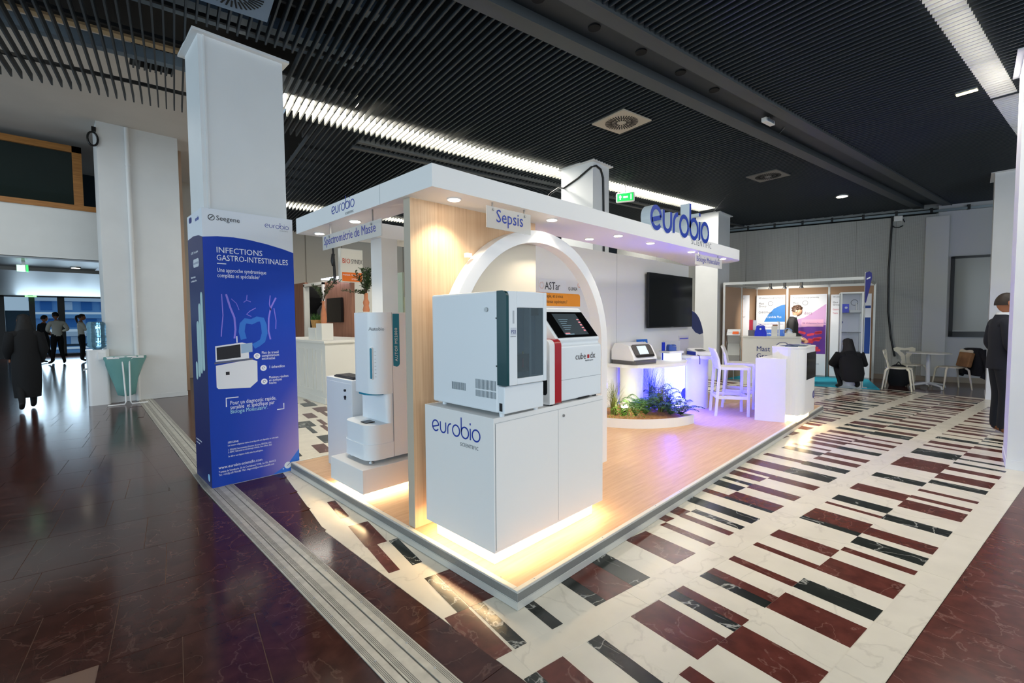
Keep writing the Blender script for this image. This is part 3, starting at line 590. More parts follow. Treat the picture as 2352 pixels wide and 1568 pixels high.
text('Q-LINEA', (3.06, TW - .002, 1.862), X_, Z_, .062, M('ink_dark', (40, 40, 44), .5), tvw, name='sign_text', sx=.8)
MB().stroke(arc(3.29, 1.935, .028, 0, 350, 16), .006, (0, TW - .001, 0), X_, Z_, nY, .001).build('ring_mark', M('ring_orange', (232, 150, 90), .5), tvw)
# round end panel with blue leaf
dp = T('round_panel', 'round white end panel with a large dark blue leaf shape', 'panel', (6.8, 2.15, .1))
MB().plate(arc(6.86, 1.0, .64, 0, 360, 48)[:-1] , (0, 2.16, 0), X_, Z_, nY, .03).build('disc', WHITE, dp)
MB().box(6.5, 7.46, 2.135, 2.155, .1, 1.0).build('lower_panel', WHITE, dp)
lf = arc(6.86, 1.0, .632, 18, 92, 14) + [(6.885, 1.40), (6.96, 1.30), (7.1, 1.22), (7.3, 1.175)]
MB().plate(lf, (0, 2.129, 0), X_, Z_, nY, .003).build('blue_leaf', M('leaf_navy', (14, 42, 104), .4), dp)
# arch
ar = T('white_arch', 'white half-round arch in front of the oak wall', 'arch', (1.21, .93, .1))
ri, ro, zc, xc = .868, .965, 1.245, 1.21
ap = [(xc + ro, .1)] + arc(xc, zc, ro, 0, 180, 48) + [(xc - ro, .1), (xc - ri, .1)] + arc(xc, zc, ri, 180, 0, 48) + [(xc + ri, .1)]
rings = []
NN = 48; am = MB()
po = [(xc + ro, .1)] + arc(xc, zc, ro, 0, 180, NN) + [(xc - ro, .1)]; pi_ = [(xc + ri, .1)] + arc(xc, zc, ri, 0, 180, NN) + [(xc - ri, .1)]
Y0, Y1 = .885, .995
am.loft([[(o[0], Y0, o[1]), (i[0], Y0, i[1]), (i[0], Y1, i[1]), (o[0], Y1, o[1])] for o, i in zip(po, pi_)], 0, False)
am.build('arch_frame', GLOSSW, ar, bev=.003)
MB().box(.30, .345, .93, .965, 1.87, 1.9).xf(Matrix.Translation((.165, 0, .07))).build('hook', GLOSSW, ar)
ip = [(xc - ri + .002, .1), (1.259, .1), (1.259, zc + math.sqrt(ri * ri - .049 ** 2))] + arc(xc, zc, ri - .002, 88, 180, 30)
MB().plate(ip, (0, .9955, 0), X_, Z_, nY, .004).build('infill_panel', M('infill_beige', (205, 198, 182), .6), ar)

# ================================================================== CANOPY
cz0, cz1 = 2.293, 2.43
ca = T('stand_canopy', 'white floating stand canopy with rounded end and downlights', 'canopy', (0, .69, cz0))
CAN = M('canopy_white', (236, 236, 234), .5)
fp = [(0, .69)] + arc(5.1, .99, .3, -90, 0, 10) + arc(5.28, 1.36, .12, 0, 90, 5) + [(4.3, 1.33), (.256, 1.2), (0, 1.2)]
MB().prism(fp, cz0, cz1).build('front_panel', CAN, ca)
MB().box(0, .256, 1.2, 2.45, cz0, cz1).build('side_panel', CAN, ca)
MB().box(0, 2.6, 2.45, 2.81, cz0, cz1).build('rear_panel', CAN, ca)
MB().box(-.0006, 0, 1.298, 1.3, cz0, cz1).build('panel_joint', GREYT, ca)
LEDW = M('led_lens', (255, 244, 226), .4, emit=22)
def downlight(x, y, p=30):
    r = MB().lathe((x, y, cz0 - .008), [(.046, 0), (.05, .008)], 20).build('downlight', WHITE, ca)
    MB().lathe((x, y, cz0 - .011), [(.038, 0), (.038, .003)], 20).build('lens', LEDW, r)
    d = bpy.data.lights.new('canopy_spot', 'SPOT'); d.energy = p; d.color = (1, .86, .68); d.spot_size = 2.0; d.spot_blend = .7; d.shadow_soft_size = .035
    o = bpy.data.objects.new('canopy_spot', d); COL.objects.link(o); o.location = (x, y, cz0 - .02); o.parent = ca; o.matrix_parent_inverse = Matrix.Translation(Vector(ca['_base'])).inverted()
for (x, y) in ((.275, .83), (1.23, .79), (2.18, 1.1), (2.24, .81), (2.87, .81), (3.83, .79), (4.79, .78), (.122, 1.91), (.134, 2.62)): downlight(x, y)
logo((2.64, .688, 2.40), X_, Z_, (0, 1, 0), .2155, .001, [BLUE], ca, sci=False) if False else None
# raised letters standing on the canopy
lt = T('sign_letters', 'blue-faced raised letters standing on the canopy front', 'sign', (2.63, .69, 2.43))
LSIDE = M('letter_side', (214, 226, 232), .4)
x = 0
for ch in 'eurobio':
    st, adv = GL[ch]; xh = .232; mb = MB()
    for p in st: mb.stroke([((q[0] + x) * xh * .985, q[1] * xh) for q in p], .20 * xh, (2.63, .785, 2.40), X_, Z_, nY, .105)
    mb.build('letter', [BLUE, LSIDE], lt); x += adv
text('SCIENTIFIC', (3.595, .689, 2.345), X_, Z_, .094, M('sci_grey', (92, 98, 106), .5), ca, name='small_lettering', sp=1.35, sx=.93)
logo((-.0008, 2.06, 2.345), (0, -1, 0), Z_, nX, .062, .0008, [BLUE], ca)
# hanging acrylic signs
AC = M('frosted_acrylic', (222, 220, 214), .35, alpha=.62)
def hang(name, label, O, U, N, w_, h_, txt, size, off, m=BLUE):
    t = T('hanging_sign', label, 'sign', O); O = Vector(O); U = Vector(U); N = Vector(N)
    MB().plate([(0, 0), (w_, 0), (w_, h_), (0, h_)], O, U, Z_, N, .006).build('acrylic_plate', AC, t)
    for a in (.14, .86):
        MB().tube([O + U * (w_ * a) + Vector((0, 0, h_ - .02)) - N * .008, O + U * (w_ * a) + Vector((0, 0, h_ - .02)) + N * .014], .009, 10).build('standoff', STEEL, t)
        c_ = O + U * (w_ * a) - N * .004; MB().box(c_.x - .004, c_.x + .004, c_.y - .004, c_.y + .004, O[2] + h_ - .03, 2.296).build('hanger', STEEL, t)
    text(txt, O + U * off + Vector((0, 0, h_ * .32)) + N * .0072, U, Z_, size, m, t, name='sign_text', sx=.9)
hang('s', 'frosted hanging sign reading Sepsis', (.46, .722, 2.118), X_, nY, .437, .145, 'Sepsis', .125, .085)
hang('s', 'frosted hanging sign reading Spectrométrie de Masse', (.03, 2.303, 2.09), (0, -1, 0), nX, .972, .118, 'Spectrométrie de Masse', .098, .03, M('violet_ink', (70, 72, 160), .4))
hang('s', 'frosted hanging sign reading Biologie Moleculaire', (3.77, .722, 2.13), X_, nY, .82, .13, 'Biologie Moleculaire', .096, .03, M('violet_ink', (70, 72, 160), .4))

# ================================================================== FRONT CABINET AND DEVICES
GLOW = M('warm_led_strip', (255, 222, 170), .4, emit=60)
GLOW_E = M('warm_led_soft', (255, 214, 160), .4, emit=9)
def led_ring(x0, x1, y0, y1, z, t, m=GLOW):
    mb = MB(); w_ = .012
    mb.box(x0, x1, y0, y0 + w_, z - .006, z); mb.box(x0, x0 + w_, y0 + w_, y1, z - .006, z); mb.box(x1 - w_, x1, y0 + w_, y1, z - .006, z); mb.box(x0 + w_, x1 - w_, y1 - w_, y1, z - .006, z)
    mb.build('led_strip', m, t)
fc_ = T('display_cabinet', 'white two-door display cabinet with blue lettering and glowing plinth', 'cabinet', (.58, .55, .1))
MB().box(.048, 1.105, .222, .872, .2, .957).build('body', WHITE, fc_, bev=.002)
MB().box(.1, 1.055, .279, .83, .1, .2).build('plinth', WHITE, fc_)
led_ring(.068, 1.085, .242, .85, .199, fc_)
for (a, b) in ((.062, .6025), (.6055, 1.098)):
    d = MB().box(a, b, .2195, .222, .215, .925).build('door', WHITE, fc_, bev=.001)
MB().box(.056, 1.102, .2205, .2215, .9275, .9285).build('shadow_gap', GREYT, fc_); MB().box(.6028, .6052, .2203, .2215, .215, .925).build('shadow_gap', GREYT, fc_); MB().box(.0585, .0602, .2203, .2215, .215, .925).build('shadow_gap', GREYT, fc_)
MB().tube([(.653, .2215, .882), (.653, .212, .882)], .009, 12).build('lock', STEEL, fc_)
logo((.0474, .793, .80), (0, -1, 0), Z_, nX, .0735, .0008, [BLUE], fc_)
# analyser with window
an = T('analyser', 'tall pale blue-white analyser with dark green edge and glass door on the cabinet', 'lab instrument', (.26, .5, .957))
DEV = M('device_white', (228, 234, 238), .35); GREEN = M('petrol_green', (8, 64, 68), .25, coat=.5)
MB().box(.094, .429, .237, .845, .977, 1.655).build('housing', DEV, an, bev=.012)
MB().box(.1, .425, .187, .24, .977, 1.128).build('lower_front', DEV, an, bev=.006)
for (x, y) in ((.14, .78), (.12, .23), (.4, .78), (.4, .23)): MB().lathe((x, y, .957), [(.014, 0), (.016, .02)], 12).build('foot', DEV, an)
MB().plate([(-.237, 1.135), (-.162, 1.135)] + arc(-.197, 1.62, .035, 0, 90, 6) + [(-.237, 1.655)], (.0925, 0, 0), (0, -1, 0), Z_, (-1, 0, 0), -.02).xf(Matrix.Identity(4)).build('green_edge', GREEN, an, bev=.002)
dr = MB().box(.113, .178, .162, .2365, 1.135, 1.652).box(.398, .428, .162, .2365, 1.135, 1.652).box(.178, .398, .162, .2365, 1.135, 1.17).box(.178, .398, .162, .2365, 1.562, 1.652).build('glass_door', DEV, an, bev=.004)
MB().box(.178, .398, .168, .172, 1.17, 1.562).build('pane', M('door_glass', (150, 165, 172), .06, trans=.8, ior=1.1), dr)
MB().box(.178, .398, .230, .236, 1.17, 1.562).build('inner_back', M('inner_blue', (150, 172, 190), .5), dr); MB().box(.30, .315, .185, .23, 1.17, 1.562).build('inner_post', DEV, dr); MB().box(.33, .395, .2, .23, 1.52, 1.56).build('inner_head', BLACKP, dr); MB().box(.18, .30, .19, .23, 1.20, 1.30).build('inner_tray', BLACKP, dr)
MB().lathe((.25, .2, 1.225), [(.012, 0), (.012, .05)], 10).build('red_vial', M('red_plastic', (190, 24, 34), .35), dr); MB().lathe((.26, .2, 1.275), [(.007, 0), (.003, .04)], 10).build('yellow_tip', M('yellow_plastic', (236, 196, 40), .4), dr)
MB().box(.142, .153, .1605, .162, 1.475, 1.545).build('status_light', M('lens_grey', (176, 182, 188), .3), an)
MB().box(.125, .170, .161, .1625, 1.41, 1.452).build('badge', M('badge_blue', (200, 206, 216), .4), an); text('P22', (.127, .1605, 1.421), X_, Z_, .026, NAVY, an, name='badge_text'); text('manufacturer', (.122, .1605, 1.402), X_, Z_, .008, GREYT, an, name='badge_text')
mb = MB()
for k in range(16): y = .415 - k * .011; mb.box(.0925, .0945, y, y + .004, 1.10, 1.155); mb.box(.0925, .0945, y, y + .004, 1.055, 1.092)
for k in range(15): y = .64 - k * .009; mb.box(.0925, .0945, y, y + .0035, 1.075, 1.12)
mb.build('vent_slots', M('slot_grey', (96, 110, 118), .6), an)
MB().tube([(.094, .32, 1.553), (.086, .32, 1.553)], .013, 14).build('key_lock', STEEL, an)
for z in (1.505, 1.24): MB().tube([(.0945, .243, z), (.092, .243, z)], .004, 8).build('screw', BLACKP, an)
MB().box(.0985, .101, .205, .228, .99, 1.035).build('power_switch', BLACKP, an)
# second instrument with tilted screen
cu = T('benchtop_instrument', 'white instrument with tilted touch screen and dark red front column', 'lab instrument', (.8, .5, .957))
prof = [(.235, .968), (.78, .968), (.78, 1.50), (.47, 1.575), (.425, 1.572), (.247, 1.362), (.262, 1.335), (.235, 1.318)]
MB().plate([(p[0], p[1]) for p in prof], (.62, 0, 0), Y_, Z_, X_, .475).build('housing', DEV, cu, bev=.012, seg=3)
Us = Vector((1, 0, 0)); Vs = Vector((0, .178, .21)).normalized(); Ns = Us.cross(Vs)
Os = Vector((.646, .2495, 1.366))
sc_ = MB().plate([(0.005, .012), (.44, .012), (.44, .232), (.005, .232)], Os, Us, Vs, Ns, .004).build('screen_bezel', SCREEN, cu)
MB().plate([(.09, .03), (.35, .03), (.35, .215), (.09, .215)], Os + Ns * .0045, Us, Vs, Ns, .0005).build('display', M('display_slate', (44, 54, 60), .25, emit=.5), sc_)
mb = MB()
for k in range(5): mb.plate([(.32, .06 + k * .024), (.343, .06 + k * .024), (.343, .07 + k * .024), (.32, .07 + k * .024)], Os + Ns * .0052, Us, Vs, Ns, .0003)
mb.plate([(.1, .04), (.15, .04), (.15, .048), (.1, .048)], Os + Ns * .0052, Us, Vs, Ns, .0003); mb.build('display_keys', M('key_pink', (222, 130, 140), .4, emit=.6), sc_)
mb = MB()
for k in range(6): mb.plate([(.12, .075 + k * .017), (.12 + .06 + .02 * (k % 3), .075 + k * .017), (.12 + .06 + .02 * (k % 3), .079 + k * .017), (.12, .079 + k * .017)], Os + Ns * .0052, Us, Vs, Ns, .0003)
mb.plate([(.1, .033), (.19, .033), (.19, .039), (.1, .039)], Os + Ns * .0052, Us, Vs, Ns, .0003); mb.build('display_text', M('key_blue', (110, 140, 156), .4, emit=.5), sc_)
MB().box(.64, 1.094, .2335, .2355, 1.105, 1.1065).build('panel_seam', GREYT, cu)
text('cube', (.80, .2335, 1.228), X_, Z_, .062, M('cube_grey', (84, 80, 80), .4), cu, name='brand_text'); MB().box(.934, .956, .2325, .2345, 1.23, 1.255).build('red_square', M('red_mark', (170, 30, 36), .4), cu); text('dx', (.965, .2335, 1.228), X_, Z_, .062, M('cube_grey', (84, 80, 80), .4), cu, name='brand_text')
text('liquid lab system', (.91, .2335, 1.212), X_, Z_, .014, GREYT, cu, name='brand_text')
MB().plate([(.22, .966), (.60, .966), (.60, 1.37)] + arc(.26, 1.33, .04, 90, 180, 6), (.52, 0, 0), Y_, Z_, X_, .05).build('side_module', GLOSSW, cu, bev=.004)
MB().plate([(.219, .965), (.60, .965), (.60, 1.372)] + arc(.26, 1.331, .041, 90, 180, 8), (.57, 0, 0), Y_, Z_, X_, .065).build('red_column', M('crimson_gloss', (168, 14, 26), .25, coat=.5), cu, bev=.012, seg=3)
MB().plate(rrect(.05, .23, .018, 4, .265, 1.14), (.5185, 0, 0), Y_, Z_, X_, .004).build('side_window', SCREEN, cu); MB().lathe((.517, .262, 1.17), [(.0, 0), (.012, .002), (.012, .06), (.0, .062)], 10).build('bottle', M('grey_clear', (150, 156, 160), .2), cu); MB().box(.512, .52, .25, .275, 1.185, 1.207).build('red_clip', M('red_plastic', (190, 24, 34), .35), cu)
for (x, y) in ((.55, .24), (1.05, .26), (1.05, .74), (.55, .58)): MB().lathe((x, y, .957), [(.016, 0), (.016, .011)], 10).build('foot', BLACKP, cu)
MB().box(.84, .96, .234, .30, .9645, .974).build('base_recess', BLACKP, cu)

# ================================================================== MASS SPECTROMETER
mp_ = T('low_plinth', 'low white plinth with warm light glowing beneath it', 'plinth', (.4, 1.96, .1))
MB().box(.02, .70, 1.68, 2.25, .15, .339).build('body', WHITE, mp_, bev=.003); MB().box(.067, .65, 1.727, 2.20, .1, .15).build('base', WHITE, mp_); led_ring(.04, .68, 1.70, 2.23, .149, mp_)
ms = T('mass_spectrometer', 'tall white rounded mass spectrometer with teal stripe on the low plinth', 'lab instrument', (.5, 1.96, .339))
def fronted(x0, x1, y0, y1, r, n=16): return arc(x0 + r, y1 - r, r, 90, 180, n) + arc(x0 + r, y0 + r, r, 180, 270, n) + [(x1, y0), (x1, y1)]
MB().prism(fronted(.10, .30, 1.73, 2.20, .11), .375, .50).build('base_shell', DEV, ms)
MB().prism(fronted(.107, .33, 1.736, 2.194, .11), .50, .655).build('loading_tray', DEV, ms)
MB().prism(fronted(.28, .33, 1.736, 2.194, .04), .655, .90).build('recess', DEV, ms)
MB().prism(fronted(.17, .33, 1.73, 2.16, .13), .90, 1.56).build('tower', DEV, ms)
MB().box(.30, .328, 1.73, 2.20, .375, .50).build('base_rear', DEV, ms); MB().box(.33, .95, 1.73, 2.18, .375, 1.56).build('rear_cabinet', DEV, ms)
MB().box(.3275, .3295, 1.7285, 1.74, .375, 1.56).build('side_seam', GREYT, ms)
TEAL = M('teal_print', (12, 122, 150), .35)
MB().plate([(.335, 1.55), (.335, 1.125)] + arc(.365, 1.145, .03, 270, 360, 5) + [(.395, 1.55)], (0, 1.7295, 0), X_, Z_, nY, .002).build('teal_stripe', TEAL, ms)
text('AUTOF MS2000', (.375, 1.7265, 1.16), Z_, (-1, 0, 0), .036, WHITE, ms, name='stripe_text', sp=1.15)
Ua, Na = Vector((.62, -.785, 0)), Vector((-.785, -.62, 0))
Oa = Vector((.208, 1.768, 0))
text('Autobio', Oa - Ua * .062 + Vector((0, 0, 1.415)) + Na * .004, Ua, Z_, .04, GREYT, ms, name='brand_text')
MB().plate(rrect(.026, .265, .013, 4, -.045, 1.15), Oa + Na * -.004, Ua, Z_, Na, .012).build('gauge_surround', GLOSSW, ms); MB().plate(rrect(.017, .25, .0085, 4, -.045, 1.15), Oa + Na * .009, Ua, Z_, Na, .002).build('gauge', TEAL, ms)
mb = MB()
for k in range(8): mb.plate([(-.018, 1.04 + k * .029), (-.004, 1.04 + k * .029), (-.004, 1.042 + k * .029), (-.018, 1.042 + k * .029)], Oa + Na * .001, Ua, Z_, Na, .002)
mb.build('gauge_marks', GREYT, ms)
MB().prism([(p[0], p[1]) for p in fronted(.168, .30, 1.80, 2.09, .11)], .885, .90).build('teal_lip', TEAL, ms)
MB().box(.15, .23, 1.86, 1.95, .655, .662).build('sample_slot', BLACKP, ms); MB().plate([(-.01, 0), (.01, 0), (0, .02)], (.299, 1.86, .735), (0, -1, 0), Z_, nX, .001).build('warning_triangle', M('warn_yellow', (220, 200, 40), .4), ms)
text('RI2', (.128, 1.79, .56), Ua, Z_, .02, GREYT, ms, name='brand_text')
for (x, y) in ((.16, 1.80), (.16, 2.12), (.62, 1.79), (.62, 2.15)): MB().lathe((x, y, .339), [(.022, 0), (.024, .01), (.012, .02), (.012, .037)], 14).build('foot', STEEL, ms)

# ================================================================== PC CABINET
pc = T('computer_cabinet', 'pale grey lockable computer cabinet beside the mass spectrometer', 'cabinet', (.4, 2.6, .1))
MB().box(.25, .64, 2.30, 2.83, .1, .958).build('body', M('cab_grey', (214, 219, 224), .45), pc, bev=.004); MB().box(.248, .251, 2.315, 2.815, .115, .925).build('door', M('cab_grey', (214, 219, 224), .45), pc, bev=.002)
for z in (.86, .80): MB().tube([(.249, 2.42, z), (.235, 2.42, z)], .012, 10).build('lock', BLACKP, pc); 
MB().box(.238, .242, 2.41, 2.43, .775, .80).build('key', BLACKP, pc)
kb = T('keyboard', 'black keyboard on the pale grey computer cabinet', 'keyboard', (.4, 2.5, .96)); MB().box(.28, .44, 2.34, 2.72, .96, .975).build('base', BLACKP, kb, bev=.003); mb = MB()
for i in range(5):
    for j in range(14): mb.box(.29 + i * .029, .314 + i * .029, 2.355 + j * .0258, 2.376 + j * .0258, .975, .981)
mb.build('keys', M('key_dark', (40, 42, 46), .5), kb)
mo = T('monitor', 'monitor with bright blue desktop behind the mass spectrometer', 'monitor', (.62, 2.42, .958)); MB().box(.555, .585, 2.32, 2.62, 1.06, 1.36).build('case', BLACKP, mo); MB().box(.553, .555, 2.33, 2.61, 1.075, 1.35).build('display', M('desktop_blue', (20, 92, 190), .3, emit=.9), mo); MB().box(.552, .553, 2.33, 2.61, 1.23, 1.35).build('sky_area', M('desktop_cyan', (120, 190, 230), .3, emit=.9), mo); MB().lathe((.53, 2.47, .958), [(.09, 0), (.09, .01), (.02, .015), (.018, .10)], 18).build('stand', BLACKP, mo)

# ================================================================== TELEVISION
tv = T('wall_television', 'large black switched-off television on the white stand wall', 'television', (5.8, 1.99, 1.34))
MB().box(4.995, 6.575, 1.965, 2.01, 1.34, 2.215).build('case', BLACKP, tv, bev=.004); MB().box(5.007, 6.563, 1.963, 1.966, 1.36, 2.205).build('screen', SCREEN, tv); MB().box(5.5, 6.1, 2.008, 2.05, 1.55, 2.0).build('wall_mount', BLACKP, tv); MB().box(5.75, 5.83, 1.961, 1.966, 1.344, 1.352).build('maker_mark', GREYT, tv)
# ================================================================== PILLAR BANNER
bn = T('pillar_banner', 'blue printed panel box wrapped round the tall pillar', 'banner', (-.3, 3.4, 0))
def bluegrad(name):
    m = bpy.data.materials.new(name); m.use_nodes = True; nt = m.node_tree; N = nt.nodes.new; Lk = nt.links.new; b = nt.nodes['Principled BSDF']
    g = N('ShaderNodeNewGeometry'); sx = N('ShaderNodeSeparateXYZ'); Lk(g.outputs['Position'], sx.inputs[0])
    # lilac print fading in towards the lower right corner of the panel
    a = N('ShaderNodeMath'); a.operation = 'MULTIPLY_ADD'; a.inputs[1].default_value = 1.25; a.inputs[2].default_value = .62; Lk(sx.outputs[0], a.inputs[0])
    c = N('ShaderNodeMath'); c.operation = 'MULTIPLY_ADD'; c.inputs[1].default_value = -.62; c.inputs[2].default_value = .95; Lk(sx.outputs[2], c.inputs[0])
    d = N('ShaderNodeMath'); d.operation = 'MULTIPLY'; d.use_clamp = True; Lk(a.outputs[0], d.inputs[0]); Lk(c.outputs[0], d.inputs[1])
    r = N('ShaderNodeValToRGB'); e = r.color_ramp.elements; e[0].position = 0; e[0].color = L3((12, 62, 172)); e[1].position = .62; e[1].color = L3((164, 146, 206)); x = e.new(.26); x.color = L3((52, 74, 186))
    Lk(d.outputs[0], r.inputs[0]); Lk(r.outputs[0], b.inputs['Base Color']); b.inputs['Roughness'].default_value = .55; b.inputs['Specular IOR Level'].default_value = .25; _M[name] = m; return m
BG = bluegrad('banner_blue_print'); BPALE = M('banner_pale', (224, 230, 238), .45)
bx0, bx1, by0, by1 = -.663, .094, 3.16, 3.74
MB().box(bx0, bx1, by0, by1, .0, 2.488).build('panel_box', BPALE, bn)
cv = [(bx0, 2.235), (-.55, 2.252), (-.42, 2.256), (-.3, 2.248), (-.15, 2.225), (0, 2.192), (bx1, 2.164)]
MB().plate([(bx0, .004), (bx1, .004)] + cv[::-1], (0, by0, 0), X_, Z_, nY, .002).build('front_print', BG, bn)
MB().plate([(-by1, .004), (-by0, .004), (-by0, 2.235), (-3.3, 2.265), (-3.5, 2.28), (-by1, 2.27)], (bx0, 0, 0), (0, -1, 0), Z_, nX, .002).build('side_print', M('banner_side', (22, 38, 96), .4), bn)
MB().plate([(bx1, .005), (-.16, .005), (-.02, .075), (bx1, .21)], (0, by0 - .002, 0), X_, Z_, nY, .0006).build('azure_corner', M('print_azure', (52, 120, 226), .5), bn)
WT = M('print_white', (238, 242, 248), .5); fy = by0 - .0028
def bt(s, x, z, size, m=WT, sx=.92): text(s, (x, fy, z), X_, Z_, size, m, bn, name='print_text', sx=sx)
bt('Seegene', -.556, 2.392, .062, M('ink_dark', (40, 40, 44), .5))
MB().stroke(arc(-.592, 2.411, .024, 0, 350, 18), .006, (0, by0 - .0005, 0), X_, Z_, nY, .001).stroke([(-.605, 2.398), (-.58, 2.424)], .007, (0, by0 - .0005, 0), X_, Z_, nY, .001).build('round_emblem', M('ink_dark', (40, 40, 44), .5), bn)
logo((-.158, by0, 2.383), X_, Z_, nY, .0345, .0008, [BLUE], bn)
bt('INFECTIONS', -.566, 2.108, .072, sx=.94); bt('GASTRO-INTESTINALES', -.566, 2.040, .072, sx=.80)
MB().box(-.562, -.49, fy, by0, 2.008, 2.016).build('rule', WT, bn)
bt('Une approche syndromique', -.564, 1.938, .05, sx=.72); bt('complète et spécialisée¹', -.564, 1.890, .05, sx=.72)
bt('Flux de travail', -.222, 1.185, .036, sx=.74); bt('complètement', -.222, 1.157, .036, sx=.74); bt('automatisé', -.222, 1.129, .036, sx=.74)
bt('1 échantillon', -.162, 1.044, .036, sx=.78)
bt('Plusieurs résultats', -.165, .945, .034, sx=.72); bt('en quelques', -.165, .918, .034, sx=.72); bt('heures', -.165, .891, .034, sx=.72)
bt('Pour un diagnostic rapide,', -.50, .735, .052, sx=.72); bt('sensible  et spécifique par', -.50, .695, .052, sx=.70); bt('Biologie Moléculaire².', -.50, .655, .052, M('print_aqua', (170, 226, 236), .5), sx=.70)
MB().stroke([(-.53, .72), (-.53, .80), (-.43, .80)], .009, (0, by0 - .002, 0), X_, Z_, nY, .001).stroke([(-.10, .635), (-.038, .635), (-.038, .69)], .009, (0, by0 - .002, 0), X_, Z_, nY, .001).build('corner_brackets', WT, bn)
bt('SEEGENE', -.53, .385, .024); bt('Les mentions obligatoires relatives à ces dispositifs sont disponibles sur votre stand.', -.53, .358, .022, sx=.58)
bt('1- SEEGENE Gastrointestinal Solutions, Brochure SEEGENE, 2024.', -.53, .318, .022, sx=.62); bt('2- REMIC, Référentiel en microbiologie médicale, 7ème édition, 2022.', -.53, .296, .022, sx=.60); bt('Se référer aux chapitres dédiés selon les pathogènes.', -.53, .258, .022, sx=.62)
bt('www.eurobio-scientific.com', -.609, .165, .038, sx=.84); bt('7 avenue de Scandinavie, ZA de Courtaboeuf, 91940, Les Ulis, FRANCE', -.609, .130, .025, sx=.66); bt('Tel : +33 (0)1.69.79.64.80  Mail : diagnostic@eurobio-scientific.com', -.609, .103, .025, sx=.68)
MB().plate(arc(-.017, .068, .033, 0, 360, 22)[:-1], (0, by0 - .002, 0), X_, Z_, nY, .001).plate(arc(-.06, .04, .006, 0, 360, 10)[:-1], (0, by0 - .002, 0), X_, Z_, nY, .001).build('round_mark', WT, bn); MB().stroke([(-.024, .063), (.008, .090)], .004, (0, by0 - .003, 0), X_, Z_, nY, .0006).build('mark_slash', NAVY, bn)
for (x, z) in ((-.263, 1.168), (-.21, 1.05), (-.207, .92)): MB().plate(arc(x, z, .028, 0, 360, 20)[:-1], (0, by0 - .002, 0), X_, Z_, nY, .001).build('print_icon', WT, bn); MB().stroke(arc(x, z, .011, 0, 300, 10), .004, (0, by0 - .003, 0), X_, Z_, nY, .0006).build('icon_mark', NAVY, bn)
# printed torso and intestine
LIL = M('print_lilac', (130, 120, 220), .5); SKY = M('print_sky', (38, 112, 205), .5)
mb = MB()
for p, w_ in (([(-.50, 1.74), (-.47, 1.62), (-.44, 1.53), (-.435, 1.42), (-.445, 1.34)], .016), ([(-.535, 1.74), (-.53, 1.55), (-.545, 1.42), (-.55, 1.36)], .008), ([(-.08, 1.72), (-.13, 1.62), (-.15, 1.52), (-.155, 1.40), (-.14, 1.32)], .014), ([(-.10, 1.62), (-.085, 1.50), (-.09, 1.42)], .007), ([(-.13, 1.74), (-.14, 1.66), (-.13, 1.6)], .008), ([(-.33, 1.74), (-.335, 1.69), (-.36, 1.67)], .006), ([(-.335, 1.69), (-.30, 1.675)], .006), ([(-.26, 1.62), (-.31, 1.59), (-.34, 1.56), (-.30, 1.54)], .007), ([(-.46, 1.7), (-.42, 1.66), (-.40, 1.60)], .005)): mb.stroke(p, w_, (0, by0 - .002, 0), X_, Z_, nY, .0008)
mb.build('torso_lines', LIL, bn)
mb = MB(); mb.stroke([(-.37, 1.33), (-.385, 1.40), (-.375, 1.47), (-.35, 1.50), (-.3, 1.49), (-.25, 1.515), (-.21, 1.51), (-.195, 1.46), (-.19, 1.38), (-.21, 1.31), (-.25, 1.28), (-.29, 1.26)], .05, (0, by0 - .002, 0), X_, Z_, nY, .0006); mb.build('intestine_print', SKY, bn)
# printed analyser
PA = lambda poly, m, d=.002, nm='printed_machine': MB().plate(poly, (0, by0 - d, 0), X_, Z_, nY, .0006).build(nm, m, bn)
PA([(-.60, 1.10), (-.60, .905), (-.585, .89), (-.33, .875), (-.265, .93), (-.262, 1.12), (-.32, 1.14)], M('print_machine', (226, 230, 236), .5))
PA([(-.60, 1.135), (-.60, 1.275), (-.385, 1.30), (-.335, 1.285), (-.33, 1.15)], M('print_machine', (226, 230, 236), .5)); PA([(-.59, 1.15), (-.59, 1.262), (-.40, 1.285), (-.40, 1.165)], M('print_black', (18, 20, 30), .5), .003)
PA([(-.61, 1.115), (-.61, 1.13), (-.35, 1.15), (-.30, 1.15), (-.30, 1.135)], M('print_grey', (90, 98, 120), .5), .003); PA([(-.395, 1.2), (-.395, 1.285), (-.30, 1.295), (-.30, 1.21)], M('print_screen', (150, 180, 210), .5), .0035); PA([(-.525, 1.01), (-.525, 1.04), (-.495, 1.04), (-.495, 1.01)], M('print_black', (18, 20, 30), .5), .003); PA([(-.43, 1.30), (-.43, 1.36), (-.422, 1.36), (-.422, 1.30)], WT, .002)
